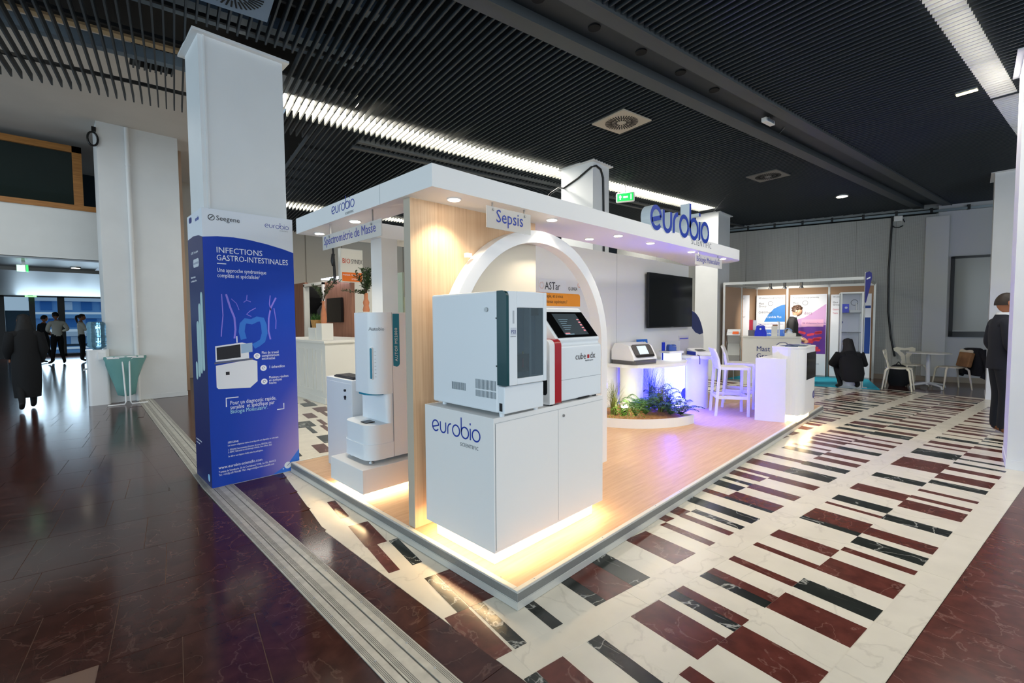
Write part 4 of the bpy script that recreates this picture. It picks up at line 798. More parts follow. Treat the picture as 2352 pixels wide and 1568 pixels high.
# side print: bubble, glove of capsules and small text
sxx = bx0 - .0028
def st_(s, y, z, size, m=WT, sx=.8): text(s, (sxx, y, z), (0, -1, 0), Z_, size, m, bn, name='print_text', sx=sx)
MB().plate(rrect(.22, .075, .03, 4, -3.43, 2.03), (bx0 - .002, 0, 0), (0, -1, 0), Z_, nX, .001).build('speech_bubble', M('bubble_pale', (206, 212, 220), .5), bn)
st_('ACTISET : 5 tests rapides', 3.62, 2.12, .03, sx=.9); st_('AUX ANTIBIOTIQUES', 3.53, 2.02, .026, NAVY); st_('Diminuez la résistance', 3.66, 1.9, .026); st_('aux antibiotiques en 30 min', 3.66, 1.865, .026); st_('eurobio', 3.40, 2.40, .055, BLUE); st_('www.eurobio-scientific.com', 3.70, .36, .024); st_('7 avenue de Scandinavie', 3.70, .33, .018)
mb = MB()
for (y, z0, z1, w_) in ((3.28, 1.05, 1.76, .055), (3.37, 1.02, 1.66, .055), (3.46, .98, 1.5, .06), (3.56, .95, 1.12, .05)): mb.plate(rrect(w_ * 1.5, z1 - z0, w_ * .7, 5, -y, (z0 + z1) / 2), (bx0 - .002, 0, 0), (0, -1, 0), Z_, nX, .001)
mb.build('capsule_print', M('capsule_pale', (176, 204, 206), .5), bn)
MB().plate(arc(-3.25, .08, .035, 0, 360, 18)[:-1], (bx0 - .002, 0, 0), (0, -1, 0), Z_, nX, .001).build('round_mark', M('mark_pale', (150, 200, 236), .5), bn)
MB().box(-3.70, -3.55, 0, .001, 0, .001)
MB().plate(rrect(.1, .05, .02, 3, -3.60, 2.44), (bx0 - .002, 0, 0), (0, -1, 0), Z_, nX, .001).build('corner_tab', NAVY, bn)

# ================================================================== PLANTER
SOILC = woodm('burlap', (150, 104, 62), (186, 138, 92), .9, 30, 30, 30)
pl = T('planter', 'low round white planter filled with ferns and grasses', 'planter', (4.4, 1.6, .1))
pc_ = arc(4.4, 2.03, 1.07, 180, 268, 28); pin = arc(4.4, 2.03, 1.05, 180, 268, 28)
mb = MB(); mb.loft([[(o[0], o[1], .1), (o[0], o[1], .215), (i[0], i[1], .215), (i[0], i[1], .1)] for o, i in zip(pc_ + [(4.37, 2.03)], pin + [(4.35, 2.03)])], 0, False); mb.build('rim', WHITE, pl)
so = MB(); rg = random.Random(5); gp = {}
NR, NA = 8, 24
pts = []
for j in range(NR + 1):
    for i in range(NA + 1):
        a = math.radians(181 + 86 * i / NA); r = 1.045 * j / NR; z = .165 + .075 * (1 - (j / NR) ** 2) + rg.uniform(-.012, .014) * (j > 0 and j < NR)
        pts.append((4.4 + r * math.cos(a), 2.03 + r * math.sin(a), z))
so.add(pts, [(j * (NA + 1) + i, j * (NA + 1) + i + 1, (j + 1) * (NA + 1) + i + 1, (j + 1) * (NA + 1) + i) for j in range(NR) for i in range(NA)], 0, True); so.build('burlap_cover', SOILC, pl)
GREENL = M('leaf_green', (62, 104, 42), .55, var=.3, vs=30); GREEND = M('leaf_deep', (34, 66, 34), .5, var=.3, vs=30); GRASSY = M('grass_olive', (122, 130, 66), .6, var=.3, vs=30); GRASSB = M('grass_bluegreen', (70, 96, 92), .6, var=.3, vs=30)
def blade(mb, base, ang, lean, h, w_, n=6):
    c, s_ = math.cos(ang), math.sin(ang); pts = []
    for i in range(n + 1):
        t = i / n; r = lean * t * t; pts.append((base[0] + c * r, base[1] + s_ * r, base[2] + h * (t - .25 * lean / max(h, .01) * t * t)))
    vs = []
    for i, p in enumerate(pts): k = w_ * (1 - i / n) + .0006; vs += [(p[0] - s_ * k, p[1] + c * k, p[2]), (p[0] + s_ * k, p[1] - c * k, p[2])]
    mb.add(vs, [(2 * i, 2 * i + 1, 2 * i + 3, 2 * i + 2) for i in range(n)])
def grass(x, y, z, h, n, spread, m, label):
    t = T('ornamental_grass', label, 'plant', (x, y, z), 'plants in the round planter'); mb = MB(); g = random.Random(int(x * 1000))
    for i in range(n):
        a = g.uniform(0, 2 * PI); blade(mb, (x + g.gauss(0, .02), y + g.gauss(0, .02), z), a, g.uniform(.05, spread), h * g.uniform(.55, 1.1), .0035)
    mb.build('blades', m, t, kind='stuff')
def frond(mb, base, ang, L, rise, w_=.07, n=16):
    c, s_ = math.cos(ang), math.sin(ang); base = Vector(base); P = []
    for i in range(n + 1): t = i / n; P.append(base + Vector((c * L * t, s_ * L * t, rise * math.sin(t * 2.2) * .9)))
    side = Vector((-s_, c, 0))
    for i in range(1, n):
        t = i / n; l = w_ * math.sin(PI * (t * .85 + .12)); d = (P[i + 1] - P[i]).normalized(); k = .4 * L / n
        for sg in (-1, 1):
            tip = P[i] + side * (sg * l) + d * l * .4 + Vector((0, 0, -.01)); mb.add([P[i] - d * k, P[i] + d * k, tip + d * k * .3, tip - d * k * .3], [(0, 1, 2, 3)])
    mb.tube(P, [.003] * len(P), 4)
def fern(x, y, z, L, n, m, label, a0=0, a1=2 * PI, rise=.2):
    t = T('fern', label, 'plant', (x, y, z), 'plants in the round planter'); g = random.Random(int(y * 1000 + x * 77))
    for i in range(n):
        mb = MB(); frond(mb, (x, y, z), a0 + (a1 - a0) * i / n + g.uniform(-.2, .2), L * g.uniform(.75, 1.1), rise * g.uniform(.7, 1.3), L * .2); mb.build('frond', m, t)
grass(3.72, 1.78, .2, .46, 120, .2, GRASSY, 'olive grass tuft beside the warm planter lamp')
grass(4.25, 1.38, .21, .5, 110, .30, GRASSY, 'tall arching grass at the front middle of the planter')
grass(4.46, 1.62, .21, .62, 120, .25, GRASSB, 'tall blue-lit grass in front of the white round leg')
fern(3.98, 1.46, .2, .36, 9, GREENL, 'bright green fern at the planter front', PI * .6, PI * 2.3, .26)
fern(4.1, 1.55, .2, .34, 10, GREEND, 'dark bushy fern behind the arching grass', 0, 2 * PI, .16)
fern(4.30, 1.12, .2, .3, 10, GREEND, 'dark fern spilling over the planter end', PI * .9, PI * 2.6, .16)
fern(4.30, 1.5, .2, .34, 7, GREEND, 'upright blue-lit fern near the planter end', -1.2, 1.2, .34)
fern(3.80, 1.50, .2, .26, 9, GREENL, 'small bright fern left of the front fern', 0, 2 * PI, .2)
fern(4.22, 1.22, .2, .28, 10, GREENL, 'low green fern at the planter edge under the grass', 0, 2 * PI, .14)
fern(4.32, 1.40, .2, .36, 11, GREEND, 'wide dark fern in the middle of the planter', 0, 2 * PI, .24)
grass(3.58, 1.90, .2, .44, 120, .25, GRASSY, 'olive grass tuft at the planter end nearest the arch')
grass(4.42, 1.34, .21, .42, 80, .34, GRASSB, 'low blue-lit grass near the planter end')
lp = T('leafy_plant', 'small-leaved bright plant around the warm planter lamp', 'plant', (3.62, 1.62, .2), 'plants in the round planter'); mb = MB(); g = random.Random(9)
for i in range(420):
    a = g.uniform(0, 2 * PI); r = abs(g.gauss(0, .13)); p = Vector((3.66 + r * math.cos(a), 1.60 + r * math.sin(a), .2 + g.uniform(.01, .17) * (1 - r * 1.6))); q = Vector((g.uniform(-1, 1), g.uniform(-1, 1), g.uniform(.2, 1))).normalized() * .018; s_ = q.cross(Vector((0, 0, 1))).normalized() * .009
    mb.add([p, p + q * .5 + s_, p + q, p + q * .5 - s_], [(0, 1, 2, 3)])
mb.build('leaves', M('leaf_lime', (110, 158, 50), .5, var=.2, vs=30), lp, kind='stuff')
def point(name, loc, e, col, r=.03, parent=None):
    d = bpy.data.lights.new(name, 'POINT'); d.energy = e; d.color = col; d.shadow_soft_size = r; o = bpy.data.objects.new(name, d); COL.objects.link(o); o.location = loc
    if parent is not None: par(o, parent)
    return o
sl = T('garden_spotlight', 'warm white spotlight hidden among the planter leaves', 'spotlight', (3.78, 1.66, .2)); MB().lathe((3.78, 1.66, .2), [(.03, 0), (.05, .05), (.055, .1), (.05, .105)], 16).build('housing', BLACKP, sl); MB().ball((3.78, 1.66, .31), .045, .045, .025).build('lens', M('spot_warm_lens', (255, 244, 200), .4, emit=40), sl); point('planter_warm', (3.76, 1.63, .40), 5, (1, .9, .6), .05, sl)
bl_ = T('blue_spotlight', 'deep blue spotlight standing between the planter grasses', 'spotlight', (4.62, 1.60, .1)); MB().lathe((4.62, 1.60, .1), [(.03, 0), (.035, .2), (.05, .22), (.055, .3)], 16).build('housing', BLACKP, bl_); MB().ball((4.62, 1.60, .41), .04, .04, .02).build('lens', M('spot_blue_lens', (50, 60, 255), .4, emit=12), bl_); point('planter_blue', (4.62, 1.42, .50), 150, (.035, .04, 1.0), .05, bl_)

# ================================================================== SHELF AND ITS DEVICES
sh = T('wall_shelf', 'curved white shelf on round legs above the planter', 'shelf', (4.6, 1.8, .1))
sp_ = [(3.97, 2.05), (3.93, 1.8), (3.99, 1.58), (4.18, 1.43), (4.5, 1.32), (4.80, 1.275), (5.20, 1.42), (5.45, 1.75), (5.5, 2.05)]
MB().prism(sp_, .815, .858).build('top', WHITE, sh, bev=.003)
for (x, y, r) in ((4.25, 1.83, .165), (4.98, 1.86, .15)): MB().lathe((x, y, .1), [(r, 0), (r, .715)], 36).build('round_leg', WHITE, sh)
to = T('lightbox', 'glowing white lightbox column under the shelf with blue emblem', 'lightbox', (5.3, 1.72, .1)); LBX = M('lightbox_white', (225, 236, 255), .4, emit=.9)
xm = Matrix.Translation((5.40, 1.74, 0)) @ Matrix.Rotation(-.35, 4, 'Z')
MB().box(-.12, .12, -.12, .12, .1, .814).xf(xm).build('body', LBX, to); MB().plate(arc(.12, .30, .085, 90, 270, 14), (0, -.1205, 0), X_, Z_, nY, .001).plate(arc(-.0, .25, .014, 0, 360, 12)[:-1], (0, -.1205, 0), X_, Z_, nY, .001).xf(xm).build('emblem', M('emblem_violet', (80, 90, 205), .4), to)
ld = T('display_stand', 'small glowing display block with an acrylic case on the shelf', 'display', (5.05, 1.62, .86)); xm2 = Matrix.Translation((5.05, 1.62, .859)) @ Matrix.Rotation(-.35, 4, 'Z')
MB().prism(rrect(.24, .20, .02), 0, .11).xf(xm2).build('glowing_block', LBX, ld); MB().prism(rrect(.29, .24, .02), .11, .14).xf(xm2).build('cap', WHITE, ld)
cs = MB().box(-.10, .10, -.08, .08, .142, .29).xf(xm2).build('acrylic_case', M('case_clear', (240, 244, 250), .05, trans=.95, ior=1.05), ld)
MB().prism([(-.07, -.03), (.07, -.03), (.07, .03), (-.07, .03)], .142, .20).xf(xm2).build('blue_pack', M('pack_blue', (30, 84, 176), .4), ld); MB().plate(arc(-.035, .205, .032, 0, 180, 8) + [(-.067, .15), (.067, .15)][:1], (0, -.03, 0), X_, Z_, (0, 1, 0), .06).plate(arc(.035, .205, .032, 0, 180, 8), (0, -.03, 0), X_, Z_, (0, 1, 0), .06).xf(xm2).build('rounded_tops', M('pack_blue', (30, 84, 176), .4), ld)
MB().box(-.135, -.085, .04, .06, -.0, .27).xf(xm2).build('blue_card', M('card_blue', (24, 50, 190), .4), ld)
lf_ = T('leaflet_holder', 'blue leaflet standing behind the shelf instrument', 'leaflet', (4.75, 1.90, .86)); xm3 = Matrix.Translation((4.72, 1.9, .859)) @ Matrix.Rotation(-.3, 4, 'Z') @ Matrix.Rotation(-.12, 4, 'X')
MB().box(-.11, .11, 0, .004, .0, .32).xf(xm3).build('sheet', M('leaflet_blue', (28, 96, 180), .4), lf_); MB().box(-.11, .11, -.001, 0, .0, .12).xf(xm3).build('lower_band', WHITE, lf_); MB().plate(arc(.05, .25, .035, 0, 360, 14)[:-1], (0, -.001, 0), X_, Z_, nY, .0005).xf(xm3).build('picture_spot', M('spot_cream', (220, 226, 180), .5), lf_)
# instrument on the shelf
si = T('thermocycler', 'white domed instrument with grey screen panel on the shelf', 'lab instrument', (4.3, 1.68, .859)); xs = Matrix.Translation((4.22, 1.77, .859)) @ Matrix.Rotation(-.18, 4, 'Z')
DKG = M('device_grey', (84, 82, 80), .3); 
MB().prism(rrect(.50, .42, .05), .0, .055).xf(xs).build('base', DKG, si, bev=.004)
pr_ = [(-.205, .055), (.205, .055), (.205, .20), (.15, .285), (.05, .298), (-.10, .26), (-.185, .12)]
MB().plate([(p[0], p[1]) for p in pr_], (-.245, 0, 0), Y_, Z_, X_, .49).xf(xs).build('dome', GLOSSW, si, bev=.03, seg=4)
Uq = Vector((1, 0, 0)); Vq = Vector((0, .085, .14)).normalized(); Nq = Uq.cross(Vq)
MB().plate(rrect(.40, .20, .04, 5, .0, .115), Vector((0, -.208, .085)) + Nq * .004, Uq, Vq, Nq, .005).xf(xs).build('screen_panel', DKG, si)
MB().plate([(-.10, .06), (.09, .06), (.09, .19), (-.10, .19)], Vector((0, -.208, .085)) + Nq * .0105, Uq, Vq, Nq, .001).xf(xs).build('display', M('display_pale', (196, 216, 226), .3, emit=.5), si); MB().plate([(-.19, .02), (.19, .02), (.19, .05), (-.19, .05)], Vector((0, -.208, .085)) + Nq * .0105, Uq, Vq, Nq, .001).xf(xs).build('lower_strip', BLACKP, si)
# round pedestal table
pt_ = T('pedestal_table', 'round white pedestal table lit violet beside the shelf', 'table', (5.52, 1.42, .1)); MB().lathe((5.52, 1.42, .1), [(.165, 0), (.165, .77)], 40).build('pedestal', WHITE, pt_); MB().lathe((5.52, 1.42, .87), [(.27, 0), (.275, .008), (.275, .04), (.27, .048)], 44).build('top', WHITE, pt_)
dv = T('table_device', 'small white and blue wedge-shaped device on the round pedestal table', 'lab instrument', (5.52, 1.42, .92)); xd = Matrix.Translation((5.53, 1.40, .918)) @ Matrix.Rotation(-.55, 4, 'Z')
MB().plate([(-.12, 0), (.12, 0), (.12, .10), (-.12, .05)], (-.13, 0, 0), Y_, Z_, X_, .26).xf(xd).build('case', GLOSSW, dv, bev=.006); MB().box(-.134, -.13, -.11, .11, .005, .06).xf(xd).build('blue_side', M('device_blue', (20, 50, 170), .35), dv); MB().plate([(-.06, .02), (.08, .02), (.08, .12), (-.06, .12)], (0, -.09, .0645), X_, Vector((0, 1, .21)).normalized(), Z_, .002).xf(xd).build('dark_window', BLACKP, dv)
MB().tube([(5.30, 1.32, .935), (5.26, 1.28, .93), (5.245, 1.26, .88), (5.245, 1.26, .80)], .006, 6).build('lead', BLACKP, dv)
asg = T('table_sign', 'upright clear info plate at the back of the pedestal table', 'sign', (5.42, 1.62, .92)); xg = Matrix.Translation((5.44, 1.60, .918)) @ Matrix.Rotation(-.25, 4, 'Z'); MB().box(-.115, .115, 0, .005, 0, .30).xf(xg).build('plate', M('grey_acrylic', (186, 184, 190), .3, alpha=.75), asg); MB().box(-.1, .1, -.0008, 0, .245, .265).xf(xg).build('print_line', M('violet_ink', (70, 72, 160), .4), asg); MB().box(-.115, .115, -.02, .06, 0, .004).xf(xg).build('foot', M('grey_acrylic', (186, 184, 190), .3, alpha=.75), asg)

# ================================================================== STOOLS
def stool(x, y, rz, label):
    t = T('bar_stool', label, 'bar stool', (x, y, .1), 'white bar stools'); t.rotation_euler = (0, 0, rz); m = M('stool_white', (228, 226, 222), .4)
    MB().prism(rrect(.42, .42, .05), .66, .695).build('seat', m, t, bev=.006, local=True)
    for sx in (-1, 1):
        MB().loft([[(sx * .19 + a, .18 + b, z) for a, b in ((-.017, -.017), (.017, -.017), (.017, .017), (-.017, .017))] for z in (.0, .66)], 0, False).build('leg', m, t, local=True, bev=.004)
        MB().loft([[(sx * (.205 - .015 * min(z, .7)) + a, yy + b, z) for a, b in ((-.017, -.017), (.017, -.017), (.017, .017), (-.017, .017))] for z, yy in ((0, -.25), (.5, -.215), (.69, -.205), (.8, -.225))], 0, False).build('leg', m, t, local=True, bev=.004)
        MB().box(sx * .19 - .012, sx * .19 + .012, -.215, .18, .24, .285).build('side_rail', m, t, local=True)
    MB().box(-.19, .19, .168, .192, .24, .285).build('foot_rail', m, t, local=True); MB().box(-.19, .19, -.236, -.212, .24, .285).build('rear_rail', m, t, local=True)
    bp = [(-.205, .69), (.205, .69), (.195, .93), (-.195, .93)]
    MB().loft([[(-w_, -.215 - d, z), (w_, -.215 - d, z), (w_, -.190 - d, z), (-w_, -.190 - d, z)] for w_, d, z in ((.195, 0, .70), (.205, .015, .80), (.205, .05, .90), (.195, .075, .955))], 0, False).build('backrest', m, t, local=True, bev=.006)
stool(5.335, .83, math.radians(212), 'white bar stool with violet-lit back nearest the planter')
stool(6.02, .93, math.radians(196), 'white bar stool standing further back beside the counter')

# ================================================================== RECEPTION COUNTER
co = T('reception_counter', 'rounded white reception counter with inset screen at the stand corner', 'counter', (5.6, .2, .1))
cb_ = arc(5.42, .12, .2, 90, 180, 10) + arc(5.42, .12, .2, 180, 270, 10) + arc(5.90, .02, .1, 270, 360, 6) + [(6.0, .32)]
MB().prism(cb_, .2, 1.085, sm=False).build('front_body', WHITE, co); MB().prism([(5.7 + (p[0] - 5.7) * 1.015, .12 + (p[1] - .12) * 1.02) for p in cb_], 1.085, 1.103).build('top_plate', WHITE, co)
MB().prism([(5.115, .447), (5.20, .10), (6.0, .10), (6.0, .447)], .1, .947).build('rear_desk', WHITE, co); MB().box(5.33, 5.92, -.02, .12, .1, .2).build('plinth', WHITE, co)
mb = MB(); mb.box(5.32, 5.9, -.06, -.045, .19, .199); mb.box(5.26, 5.275, -.0, .2, .19, .199); mb.build('led_strip', GLOW, co)
MB().box(5.45, 5.96, -.0815, -.079, .66, 1.02).build('inset_screen', SCREEN, co); MB().plate(arc(5.86, .42, .055, 0, 360, 22)[:-1], (0, -.0805, 0), X_, Z_, nY, .001).build('round_emblem', M('emblem_navy', (60, 58, 130), .4), co); MB().stroke([(5.85, .40), (5.88, .45)], .008, (0, -.0818, 0), X_, Z_, nY, .0006).build('emblem_slash', WHITE, co)
for k, (x, y, r, c) in enumerate(((5.45, .1, .2, (60, 78, 120)), (5.55, .16, -.2, (44, 66, 116)), (5.62, .05, .5, (90, 110, 140)), (5.75, .15, .1, (70, 74, 130)), (5.85, .08, -.3, (200, 206, 216)))):
    q = MB().box(-.105, .105, -.074, .074, 0, .003).xf(Matrix.Translation((x, y, 1.1035 + k * .0032)) @ Matrix.Rotation(r, 4, 'Z')).build('leaflet', M('leaflet_%d' % k, c, .4)); tag(q, ['slate blue leaflet at the near end of the counter top', 'navy leaflet partly covered on the counter top', 'grey-blue leaflet lying askew on the counter top', 'violet leaflet near the far end of the counter top', 'pale leaflet at the far end of the counter top'][k], 'leaflet', 'leaflets on the reception counter')
# ================================================================== REAR NEIGHBOUR STANDS
CW = M('counter_white', (226, 224, 216), .5)
wc_ = T('panelled_counter', 'white counter with moulded panels on the rear stand', 'counter', (2.4, 7.8, 0))
MB().box(1.823, 2.95, 6.525, 9.1, .0, 1.085).build('body', CW, wc_); MB().box(1.79, 2.98, 6.49, 9.1, 1.085, 1.13).build('top', CW, wc_, bev=.006); MB().box(1.80, 2.95, 6.51, 9.1, 0, .1).build('skirting', CW, wc_)
for k in range(6):
    y0 = 6.66 + k * .40; f = MB()
    for (a, b, c, d) in ((y0, y0 + .28, .2, .225), (y0, y0 + .28, .955, .98), (y0, y0 + .025, .225, .955), (y0 + .255, y0 + .28, .225, .955)): f.box(1.808, 1.823, a, b, c, d)
    f.build('moulded_panel', CW, wc_)
sb_ = T('display_steps', 'white two-step display block on the panelled counter', 'display block', (2.05, 7.15, 1.13)); MB().box(1.95, 2.17, 6.95, 7.2, 1.13, 1.442).build('high_step', CW, sb_); MB().box(1.93, 2.17, 7.2, 7.52, 1.13, 1.358).build('low_step', CW, sb_)
TER = M('terracotta', (196, 124, 86), .7, var=.1, vs=10)
def branches(t, base, n, h, spread, m, seed, lw=.03, stem_=M('twig', (70, 58, 40), .7)):
    g = random.Random(seed)
    for i in range(n):
        a = g.uniform(0, 2 * PI); L = h * g.uniform(.6, 1.1); sp_ = spread * g.uniform(.2, 1); P = [Vector(base) + Vector((math.cos(a) * sp_ * t_ ** 1.4, math.sin(a) * sp_ * t_ ** 1.4, L * t_ * (1 - .25 * t_))) for t_ in (0, .25, .5, .75, 1)]
        mb = MB(); mb.tube(P, [.006, .005, .004, .003, .002], 5, 0)
        for k in range(44):
            t_ = g.uniform(.2, 1); j = min(3, int(t_ * 4)); p = P[j].lerp(P[j + 1], t_ * 4 - j) ; d = Vector((g.uniform(-1, 1), g.uniform(-1, 1), g.uniform(-.3, .8))).normalized() * lw * 2; s_ = d.cross(Vector((.3, .2, 1))).normalized() * lw * .45
            mb.add([p, p + d * .5 + s_, p + d, p + d * .5 - s_], [(0, 1, 2, 3)], 1)
        mb.build('leafy_branch', [stem_, m], t)
OLV = M('olive_leaf', (70, 84, 52), .6, var=.3, vs=20)
v1 = T('vase', 'terracotta bottle vase with loose olive branches on the display steps', 'vase', (2.05, 7.08, 1.442)); MB().lathe((2.05, 7.08, 1.442), [(.045, 0), (.055, .08), (.05, .18), (.032, .28), (.024, .36), (.03, .42)], 20).build('body', TER, v1); branches(v1, (2.05, 7.08, 1.85), 7, .55, .6, OLV, 4)
bk_ = T('grass_basket', 'woven basket of green grass on the display steps', 'basket', (2.02, 7.34, 1.358)); MB().lathe((2.02, 7.34, 1.358), [(.085, 0), (.105, .15), (.1, .15)], 20).build('basket', woodm('woven_straw', (150, 108, 52), (190, 146, 84), .8, 40, 40, 90), bk_); mb = MB(); g = random.Random(2)
for i in range(120): blade(mb, (2.02 + g.uniform(-.08, .08), 7.34 + g.uniform(-.08, .08), 1.5), g.uniform(0, 6.28), g.uniform(.02, .08), g.uniform(.08, .16), .006, 3)
mb.build('grass_blades', GREENL, bk_, kind='stuff')
pd_ = T('tall_plinth', 'tall white plinth under the second terracotta vase', 'plinth', (2.7, 6.62, 1.13)); MB().box(2.58, 2.8, 6.54, 6.74, 1.13, 1.645).build('body', CW, pd_); MB().box(2.57, 2.81, 6.53, 6.75, 1.645, 1.655).build('top', CW, pd_)
v2 = T('vase', 'terracotta vase with a dense leafy bunch behind the mass spectrometer', 'vase', (2.69, 6.64, 1.655)); MB().lathe((2.69, 6.64, 1.655), [(.058, 0), (.066, .04), (.048, .12), (.062, .18), (.036, .25), (.036, .36)], 20).build('body', TER, v2); branches(v2, (2.69, 6.64, 1.98), 16, .62, .30, M('leaf_grey_green', (60, 84, 50), .6, var=.4, vs=20), 8, .032); branches(v2, (2.69, 6.64, 1.98), 4, .1, .6, OLV, 12)
# walnut stand with coat closet
rs = T('walnut_stand', 'walnut panelled rear stand with a lit fascia', 'exhibition stand', (3.3, 9.5, 0))
MB().box(3.2, 3.28, 8.28, 9.67, 0, 2.43).build('wall_panel', WALNUT, rs); MB().box(3.2, 3.28, 10.9, 11.7, 0, 2.5).build('wall_panel', WALNUT, rs); MB().box(3.15, 3.28, 9.67, 9.74, 0, 2.43).build('door_jamb', CW, rs); MB().box(3.15, 3.28, 10.83, 10.9, 0, 2.43).build('door_jamb', CW, rs); MB().box(3.15, 3.28, 9.67, 10.9, 2.38, 2.45).build('door_head', CW, rs)
MB().box(3.28, 4.2, 8.28, 8.34, 0, 2.43).build('end_wall', CW, rs); MB().box(3.95, 4.0, 9.3, 11.2, 0, 2.4).build('closet_back', BLACKP, rs); MB().box(3.3, 3.95, 9.66, 9.7, 0, 2.4).build('closet_side', BLACKP, rs); MB().box(3.3, 3.95, 10.88, 10.92, 0, 2.4).build('closet_side', BLACKP, rs); MB().tube([(3.6, 9.7, 1.98), (3.6, 10.88, 1.98)], .015, 8).build('clothes_rail', STEEL, rs)
for (y, h) in ((8.6, 2.46), (9.2, 2.46)): MB().box(3.02, 3.2, y - .25, y + .25, h, h + .03).build('picture_light', M('cool_led', (225, 232, 255), .4, emit=6), rs)
for k in range(5):
    y = 9.85 + k * .2; c = [(38, 40, 42), (60, 66, 58), (30, 30, 34), (78, 84, 76), (48, 48, 50)][k]
    t = T('hanging_jacket', ['black jacket at the right end of the closet rail', 'dark olive jacket second from the closet door jamb', 'black coat in the middle of the closet rail', 'grey-green coat on the closet rail', 'charcoal jacket at the far end of the closet rail'][k], 'jacket', (3.6, y, 1.9), 'jackets in the walnut closet')
    rings = [[(3.6 + math.cos(a) * w_, y + math.sin(a) * .06, z) for a in [2 * PI * i / 12 for i in range(12)]] for z, w_ in ((.95, .2), (1.4, .2), (1.75, .21), (1.88, .12), (1.92, .05))]
    MB().loft(rings).build('cloth', M('cloth_%d' % k, c, .9), t); MB().tube([(3.6, y, 1.9), (3.6, y, 1.98), (3.61, y, 1.995)], .004, 5).build('hook', STEEL, t)
rt = T('wall_television', 'small black television on the walnut rear stand', 'television', (3.18, 8.9, 1.5)); MB().box(3.13, 3.18, 8.66, 9.43, 1.45, 2.02).build('case', BLACKP, rt); MB().box(3.128, 3.13, 8.67, 9.42, 1.47, 2.01).build('screen', SCREEN, rt); MB().box(3.18, 3.2, 8.9, 9.2, 1.6, 1.9).build('mount', BLACKP, rt)
bs = T('lightbox_sign', 'cream and orange BIOSYNEX sign box above the rear stand', 'sign', (3.2, 8.3, 2.43)); MB().box(2.95, 3.48, 8.26, 8.36, 2.34, 3.08).build('case', CW, bs); MB().box(2.975, 3.465, 8.254, 8.26, 2.36, 3.06).build('face', M('sign_cream', (236, 230, 218), .5), bs); MB().box(2.985, 3.455, 8.25, 8.255, 2.36, 2.56).build('orange_band', M('sign_orange', (246, 120, 24), .5), bs)
text('BIO', (2.99, 8.25, 2.76), X_, Z_, .15, M('sign_red', (206, 70, 20), .5), bs, name='sign_text', sx=.78); text('SYNEX', (3.20, 8.25, 2.76), X_, Z_, .14, M('ink_dark', (40, 40, 44), .5), bs, name='sign_text', sx=.62); text('AmpliQuick - Parasitoday', (2.995, 8.249, 2.49), X_, Z_, .05, WT, bs, name='sign_text', sx=.72); text('& Malaria', (3.2, 8.249, 2.40), X_, Z_, .05, WT, bs, name='sign_text', sx=.8)
t = MB().tube([(2.87, 8.4, 2.3), (2.87, 8.42, 3.0), (2.86, 8.5, 3.6)], .02, 6).tube([(2.91, 8.4, 2.3), (2.90, 8.44, 2.9), (2.93, 8.6, 3.5)], .012, 6).tube([(2.86, 8.4, 2.7), (2.83, 8.38, 2.8), (2.86, 8.4, 2.95)], .04, 8).build('cable_bundle', BLACKP); tag(t, 'black cable bundle hanging beside the BIOSYNEX sign', 'cable')
fg = T('glass_screen', 'greenish frosted glass screen behind the oak wall', 'glass screen', (1.15, 3.05, .1)); MB().box(1.12, 1.14, 2.83, 3.4, .1, 2.02).build('pane', M('green_glass', (196, 210, 190), .3, alpha=.8), fg); MB().box(1.11, 1.15, 2.83, 3.4, .1, .14).build('foot_channel', STEEL, fg); MB().box(1.14, 1.8, 2.80, 2.83, .1, 1.75).build('return_pane', M('cream_glass', (214, 208, 176), .4), fg)
# white walled stand filling the view behind the stand wall

# ================================================================== FAR STAND IN THE CORNER
def WT_(name, label, cat, group=None):
    t = T(name, label, cat, (0, 0, 0), group); t.matrix_world = Wm; return t
def wtext(s, sp_, d, z, size, m, parent=None, sx=.9, name='print_text'):
    p = W(sp_, d); o = text(s, (p[0], p[1], z), (WA[0], WA[1], 0), Z_, size, m, None, name=name, sx=sx)
    mw = o.matrix_world.copy(); o.parent = parent; o.matrix_parent_inverse = Wm.inverted() ; o.matrix_basis = mw; return o
BP = M('booth_board', (176, 142, 112), .75); AL2 = M('booth_alu', (196, 196, 190), .4, .5)
eb = WT_('shell_booth', 'brown-walled shell booth with aluminium posts in the corner', 'exhibition stand')
for (a, b) in ((-3.10, -2.43), (-2.39, -1.54), (-1.50, -.64)): wb('wall_panel', wbox(a, b, .12, .15, .02, 2.24), BP, eb)
for s in (-3.12, -2.41, -1.52, -.62): wb('post', wbox(s - .022, s + .022, .11, .16, 0, 2.3), AL2, eb)
for (s, d) in ((-3.40, 1.05), (-3.68, 2.0)): wb('post', wbox(s - .022, s + .022, d - .022, d + .022, 0, 2.33), AL2, eb)
wb('side_panel', MB().prism([(-3.13, -.15), (-3.11, -.15), (-3.39, -1.03), (-3.41, -1.03)], .02, 2.24), BP, eb); wb('side_panel', MB().prism([(-3.42, -1.08), (-3.40, -1.08), (-3.66, -1.97), (-3.68, -1.97)], .02, 2.24), BP, eb)
wb('top_rail', wbox(-3.70, -.98, 1.98, 2.02, 2.27, 2.33), AL2, eb); wb('top_rail', wbox(-3.12, -.62, .12, .16, 2.24, 2.3), AL2, eb); wb('top_rail', MB().prism([(-3.12, -.13), (-3.08, -.13), (-3.66, -2.0), (-3.70, -2.0)], 2.27, 2.31), AL2, eb); wb('top_rail', MB().prism([(-.64, -.13), (-.60, -.13), (-.98, -2.0), (-1.02, -2.0)], 2.27, 2.31), AL2, eb)
